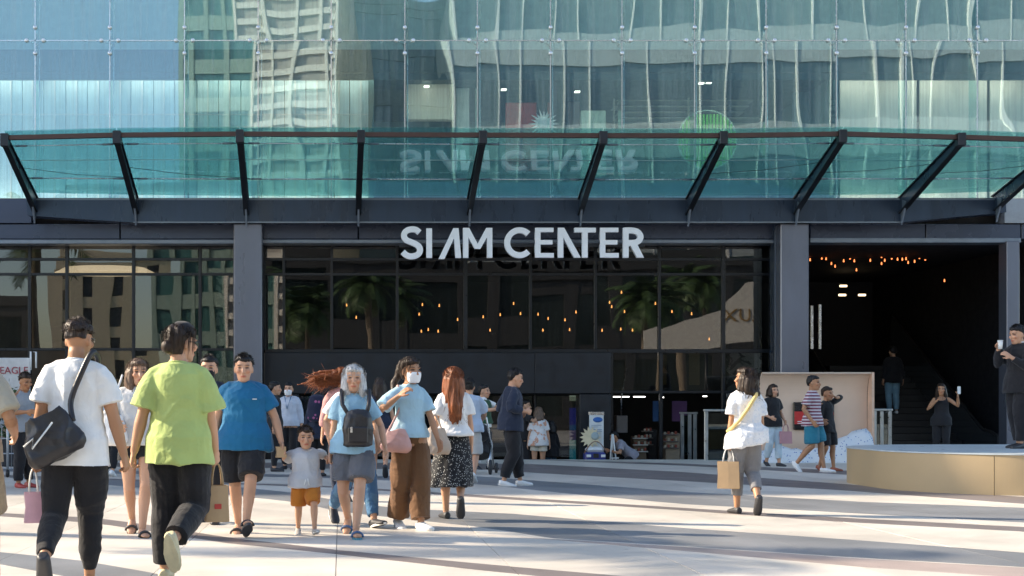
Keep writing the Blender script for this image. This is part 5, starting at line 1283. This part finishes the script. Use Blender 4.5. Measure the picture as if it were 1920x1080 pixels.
# auburn flying hair
p = Person('woman with auburn hair blowing sideways behind the silver-haired woman', 641, 940, top=690, head=175, female=True, legs=STRIDE(.1))
p.body(); p.top('jacket', W_pink, ease=.03, sleeve=1.6); p.legwear('trousers', W_navy, 1.9); p.hair('flying', H_auburn, .36, wind=(.95,.1,-.12)); p.shoes(L_dshoe)
# dark woman with backpack, further
p = Person('dark-dressed woman with printed backpack facing the entrance', 596, 893, top=730, head=176, female=True)
p.body(); p.top('jacket', W_navy, ease=.04, sleeve=1.8, hem=.75); p.legwear('trousers', W_black, 1.9); p.hair('long', H_black, .3); p.shoes(L_dshoe)
bk = empty('school_backpack', p.W(Vector((0,.2,1.15))), p.heading, 'navy backpack with pink flecks on the dark-dressed woman', 'backpack'); v = Vol()
v.loft([(Vector((0,0,z)), Vector((a,0,0)), Vector((0,b,0))) for z,a,b in ((-.22,.12,.06),(-.18,.16,.09),(.05,.16,.1),(.2,.12,.07),(.23,.06,.03))], 16); queue(v, 'bag_body', fabric('flecked_navy', (.02,.022,.05), pattern='dots', col2=(.35,.1,.22), scale=12), bk, .012)
# woman in dark top seen from behind
p = Person('woman in navy top and pink skirt walking to the doors', 712, 896, top=707, head=182, female=True, legs=STRIDE(.15,.2,.08,50))
p.body(); p.top('top', W_navy, ease=.025, sleeve=.7); p.skirt('skirt', W_pink, .22, .05); p.hair('long', H_dark, .28); p.shoes(L_dshoe)
# brown trousers
p = Person('masked woman in pale blue polo and wide brown trousers with pink handbag', 768, 991, top=670, head=22, female=True, legs=((.06,.14,0,0),(-.05,-.16,0,14)), aR=('w',748,742,-.2,(-.7,-.2,-.7)), aL=('w',826,838,-.12,(.5,.6,0)), w=.92, hyaw=10, skin='mid', handR=None)
p.body(); p.top('polo', fabric('pale_blue_pique', (.36,.54,.64)), hem=.92, ease=.034, sleeve=.8, sl_ease=.035); p.legwear('trousers', W_brown, 1.93, .026, .058, waist=1.06, wr=.01); p.hair('pony', H_dark, .3, wind=(-.45,0,0)); p.shoes(L_white, sole=L_rubber); p.mask(M_mask); brown = p
bp = Vector((PX(741,p.Y-.1), p.Y-.16, PZ(826,p.Y-.1)))
soft_bag('pink_handbag', 'pink leather handbag at the hip of the woman in brown trousers', bp, .15, .07, .1, L_pink, parts=.012, strap=[bp+Vector((-.08,0,.07)), p.W(p.T(-.13,-.05,1.25)), p.W(p.T(-.14,0,1.44)), p.W(p.T(-.12,.08,1.3)), bp+Vector((.07,.05,.07))])
# auburn long hair, dotted skirt
p = Person('woman with long auburn hair and dotted midi skirt, seen from behind', 850, 974, top=698, head=184, female=True, w=1.02, legs=((.06,.14,0,0),(-.04,-.26,.1,62)), aR=('w',886,850,.02,(-.5,.5,0)), aL=('w',812,846,.0,(.5,.5,0)), h=1.6)
p.body(); p.top('blouse', W_white, hem=.96, ease=.03, sleeve=.72, sl_ease=.035); p.skirt('skirt', W_dot, .5, .09, shift=(.06,.05)); p.hair('long', H_auburn, .46); p.shoes(L_dshoe); aub = p
bt = Vector((PX(818,p.Y-.1), p.Y-.18, PZ(826,p.Y-.1)))
soft_bag('beige_tote', 'beige canvas tote between the brown trousers and the dotted skirt', bt, .155, .07, .14, L_tan, strap=[bt+Vector((-.07,0,.1)), bt+Vector((-.02,.03,.27)), bt+Vector((.06,.02,.1))], parts=.01, sag=.2)
# man with stroller
p = Person('man in pale blue shirt pushing a stroller behind the auburn-haired woman', 880, 905, top=708, head=172, legs=STRIDE(.2,.2,.04,35), aR=('l',-.2,-.34,1.02), aL=('l',.2,-.34,1.02))
p.body(); p.top('shirt', W_paleblue, ease=.03, sleeve=.85); p.legwear('shorts', fabric('light_shorts', (.5,.5,.5)), .95, .03, .04); p.hair('short', H_black); p.shoes(L_white)
stl = empty('stroller', (PX(889,26.0), 26.0-1.0, 0), math.radians(165), 'black baby stroller beside the man in the pale blue shirt', 'stroller')
v = Vol(); v.loft([(Vector((0,.1-.3*t,.32+.4*t)), Vector((.2,0,0)), Vector((0,.14,.1))) for t in (0,.3,.6,1)], 14); queue(v, 'seat', W_black, stl, .014)
v = Vol(); v.ell(Vector((0,.1,.72)), .21,.2,.18); queue(v, 'hood', W_black, stl, .014)
for s in (-1,1):
    MB().tube([(s*.2,-.35,.1),(s*.21,0,.5),(s*.2,.5,1.0)], .015, 8).build('frame_tube', M_steel, stl); MB().tube([(s*.2,.3,.12),(s*.21,0,.5)], .015, 8).build('frame_tube', M_steel, stl)
    for y, r in ((-.38,.09),(.3,.13)):
        wh = MB().lathe((s*.24,y,r), [(r*.7,-.018),(r,-.018),(r,.018),(r*.7,.018),(r*.7,-.018)], 20, 'x').build('wheel', L_dshoe, stl); MB().lathe((s*.24,y,r), [(0,-.008),(r*.69,-.008),(r*.69,.008),(0,.008)], 16, 'x').build('hub', M_steel, wh)
MB().tube([(-.2,.5,1.0),(.2,.5,1.0)], .018, 8).build('push_bar', L_dshoe, stl)
# person in white and green with arm out
p = Person('person in white top and green vest reaching one arm to the right', 906, 880, top=722, head=65, legs=STRIDE(.1), aL=('l',.18,-.42,1.28), aR=('l',-.2,-.38,1.22))
p.body(); p.top('shirt', W_white, sleeve=.75); p.top('vest', W_green, hem=.95, ease=.04, vest=True, neckline=1.4); p.legwear('trousers', fabric('white_trousers', (.6,.62,.63)), 1.9); p.hair('short', H_black); p.shoes(L_dshoe)
# navy man in profile
p = Person('man in navy sweater and black trousers walking right in white sneakers', 957, 911, top=690, head=97, skin='light', legs=((.08,.17,0,0),(-.08,-.12,0,8)), aL=('l',.2,-.14,1.05), aR=('l',-.2,-.16,1.08), lean=4, hpitch=8, hyaw=2)
p.body(); p.top('sweater', W_navy, hem=.82, ease=.035, sleeve=1.75, sl_ease=.03); p.legwear('trousers', W_black, 1.9, .035, .04); p.hair('short', H_black); p.shoes(L_white, sole=L_rubber)
# group at the doors, standing lower than the plaza
p = Person('woman in printed white top and shorts by the doorway', 1010, Y=33.0-.9, z0=-.5, h=1.66, head=178, female=True, group='people by the doors')
p.body(); p.top('top', W_floral, ease=.04, sleeve=.8, hem=.82); p.legwear('shorts', fabric('cream_shorts', (.6,.56,.48)), .5, .03, .04); p.hair('long', H_brown, .2); p.shoes(L_dshoe)
p = Person('man holding a phone up beside the doorway', 984, Y=32.3, z0=-.5, h=1.82, head=80, aL=('l',.12,-.34,1.4), aR=('l',-.12,-.32,1.36), group='people by the doors')
p.body(); p.top('shirt', W_black, sleeve=.8); p.legwear('trousers', W_black, 1.9); p.hair('short', H_black); p.shoes(L_dshoe)
p = Person('child in black standing right of the printed white top', 1033, Y=32.4, z0=-.5, h=1.3, head=200, group='people by the doors', female=True)
p.body(); p.top('dress', W_black, sleeve=1.7, hem=.7, flare=.06); p.legwear('jeans', W_jean, 1.9); p.hair('bob', H_black, .16); p.shoes(L_dshoe)
# pair by the left of the portal
p = Person('man in black suit standing left of the portal', 514, 884, top=716, head=95)
p.body(); p.top('jacket', W_black, sleeve=1.9, hem=.8); p.legwear('trousers', W_black, 1.93); p.hair('short', H_black); p.shoes(L_dshoe)
p = Person('masked person in pale shirt and lanyard beside the black suit', 542, 880, top=718, head=-14)
p.body(); p.top('shirt', fabric('pale_shirt', (.5,.54,.62)), sleeve=1.8); p.legwear('trousers', W_black, 1.93); p.hair('short', H_black); p.shoes(L_dshoe); p.mask(M_mask)
MB().tube([p.T(-.07,-.08,1.46), p.T(0,-.15,1.2), p.T(.07,-.08,1.46)], .008, 6).build('lanyard', W_blue, p.root)
# bag lady on the right
p = Person('woman in white blouse with yellow strap carrying a paper bag, seen from behind', 1399, 964, top=690, head=184, female=True, w=1.06, wl=1.05, legs=((.07,.1,0,0),(-.05,-.24,.07,58)), aL=('w',1366,842,.0,(.5,.7,0)), aR=('w',1428,846,.02,(-.5,.6,0)), hyaw=48, hpitch=-6, skin='mid', handL='grip')
p.body(); p.top('blouse', W_lace, hem=.82, ease=.036, sleeve=.8, sl_ease=.04, flare=.022, slope=-.22, wr=.008); p.legwear('trousers', W_gtrouser, 1.66, .022, .02); p.hair('bob', H_dark, .2); p.shoes(L_dshoe); lady = p
pts = [p.W(p.T(x,y,z)) for x,y,z in ((-.09,-.06,1.43),(-.1,.04,1.468),(-.06,.15,1.4),(.03,.172,1.26),(.12,.155,1.12),(.185,.08,1.02),(.2,-.02,.98))]
sb_ = empty('crossbody_strap', p.W(Vector((0,0,0))), 0, 'yellow crossbody strap over the back of the white blouse', 'strap'); mb = MB(); mb.tube([q-sb_.location for q in pts], .02, 8); mb.build('band', mat('yellow_strap', (.72,.53,.2), .6), sb_)
paper_bag('shopping_bag', 'tan paper shopping bag in the hand of the white blouse woman', p.wrist(0)+Vector((0,0,.02)), .23, .3, .13, -.35, L_paper, hcol=M_white)
# dressed in black by the booth
p = Person('woman in black top and pale jeans in front of the peach booth', 1449, 874, top=721, head=18, female=True, aL=('l',.2,-.12,.95), aR=('l',-.19,-.18,1.02), legs=STRIDE(.1))
p.body(); p.top('top', W_black, sleeve=.7, hem=.84); p.legwear('jeans', fabric('ice_denim', (.5,.6,.66)), 1.8); p.hair('bob', H_dark, .1); p.shoes(L_dshoe)
paper_bag('pink_bag', 'flat pink bag held by the woman in black top', p.wrist(0), .24, .24, .06, .2, mat('pink_paper', (.5,.25,.27), .6))
# striped shirt couple
p = Person('man in maroon striped shirt and teal shorts in front of the peach booth', 1524, 885, top=703, head=55, legs=((.07,.18,0,0),(-.07,-.26,.05,48)), aR=('l',-.24,-.06,.9), aL=('l',.22,-.1,.92), skin='mid')
p.body(); p.top('shirt', W_stripe, ease=.03, sleeve=.75, hem=.83); p.legwear('shorts', W_teal, .9, .035, .05); p.hair('short', H_black); p.shoes(L_white, sole=L_rubber)
p = Person('person in black with raised elbow behind the striped shirt', 1550, 883, top=727, head=40, aL=('l',.16,-.12,1.5,(1,0,.25)), legs=STRIDE(.1), skin='mid')
p.body(); p.top('top', W_black, sleeve=1.5, hem=.8); p.legwear('shorts', W_black, .9, .03, .04); p.hair('short', H_dark); p.shoes(L_brownshoe)
# man on the podium
p = Person('man in black suit standing on the gold podium holding a cup', 1911, Y=21.3, z0=.556, h=1.84, head=-72, aR=('l',-.1,-.26,1.38,(-.4,.2,-1)), aL=('l',.12,-.24,1.25,(.4,.2,-1)), hpitch=8, legs=((.08,.05,0,0),(-.08,-.08,0,0)), group='people on the podium', handR='grip')
p.body(); p.top('suit_jacket', W_black, hem=.78, ease=.035, sleeve=1.9); p.legwear('trousers', W_black, 1.93, .035, .04); p.hair('short', H_black); p.shoes(L_dshoe)
MB().lathe((0,0,0), [(.058,-.015),(.062,.015)], 16).build('collar', M_white, p.root, loc=p.neck+Vector((0,0,.0)))
wr_ = p.wrist(1); cu = empty('paper_cup', (wr_.x-.0, wr_.y-.05, wr_.z-.03), 0, 'white paper cup held by the man on the podium', 'cup'); MB().lathe((0,0,0), [(.028,-.06),(.038,.06),(.0,.06)], 16).build('cup_wall', M_white, cu); MB().lathe((0,0,.061), [(.04,0),(.04,.012),(.0,.014)], 16).build('lid', M_white, cu)
# selfie woman
p = Person('woman in black camisole taking a selfie behind the podium', 1765, 866, h=1.66, head=-22, female=True, aL=('w',1796,744,-.35,(.4,.3,-1)), aR=('l',-.12,-.16,1.3), skin='mid')
p.body(); p.top('camisole', W_black, vest=True, neckline=1.34, hem=.8, ease=.012); p.legwear('trousers', W_black, 1.9); p.hair('long', H_dark, .3); p.shoes(L_dshoe)
wr_ = p.wrist(0); ph = empty('phone', (wr_.x+.02, wr_.y-.02, wr_.z+.07), .3, 'white phone held up by the woman in the camisole', 'phone'); MB().bbox(-.04,.04,-.005,.005,-.08,.08,.004).build('case', M_white, ph); MB().box(-.034,.034,.0055,.007,-.072,.072).build('screen', mat('black_gloss', (.01,.01,.01), .2), ph)
# man on the stairs
p = Person('man in black jacket and pale jeans climbing the inner stairs', 1674, Y=36.9, z0=-.5+.165*9, h=1.74, head=180, group='people on the stairs')
p.body(); p.top('jacket', W_black, sleeve=1.9, ease=.035, hem=.8); p.legwear('jeans', W_ljean, 1.92); p.hair('short', H_black); p.shoes(L_white)
# tank top
p = Person('man in grey tank top and black trousers at the left barrier', 44, 914, top=699, head=48, skin='tan', aL=('l',.16,-.26,1.12), aR=('l',-.14,-.26,1.12), hpitch=14, w=1.08)
p.body(); p.top('tank_top', fabric('grey_tank', (.24,.27,.31)), vest=True, neckline=1.43, ease=.014, hem=.84); p.legwear('trousers', W_black, 1.92, .025, .03); p.hair('fade', H_dark); p.shoes(L_red)
# crouching person in shop
p = Person('person in grey T-shirt bending over inside the right shop', 1184, Y=32.3, z0=-.5, h=1.6, head=-80, lean=48, crouch=.32, aL=('l',.16,-.6,.72), aR=('l',-.16,-.6,.74), skin='mid', group='people by the doors')
p.body(); p.top('shirt', fabric('lilac_grey', (.32,.31,.36)), sleeve=.7); p.legwear('trousers', W_black, 1.9); p.hair('short', H_black); p.shoes(L_dshoe)
# behind the white T-shirt
p = Person('person in pale shirt and white shoes behind the white T-shirt man', 205, 893, top=708, head=175, legs=STRIDE(.1))
p.body(); p.top('shirt', W_paleblue, sleeve=.8); p.legwear('trousers', W_black, 1.9); p.hair('short', H_black); p.shoes(L_white)
finish_people()
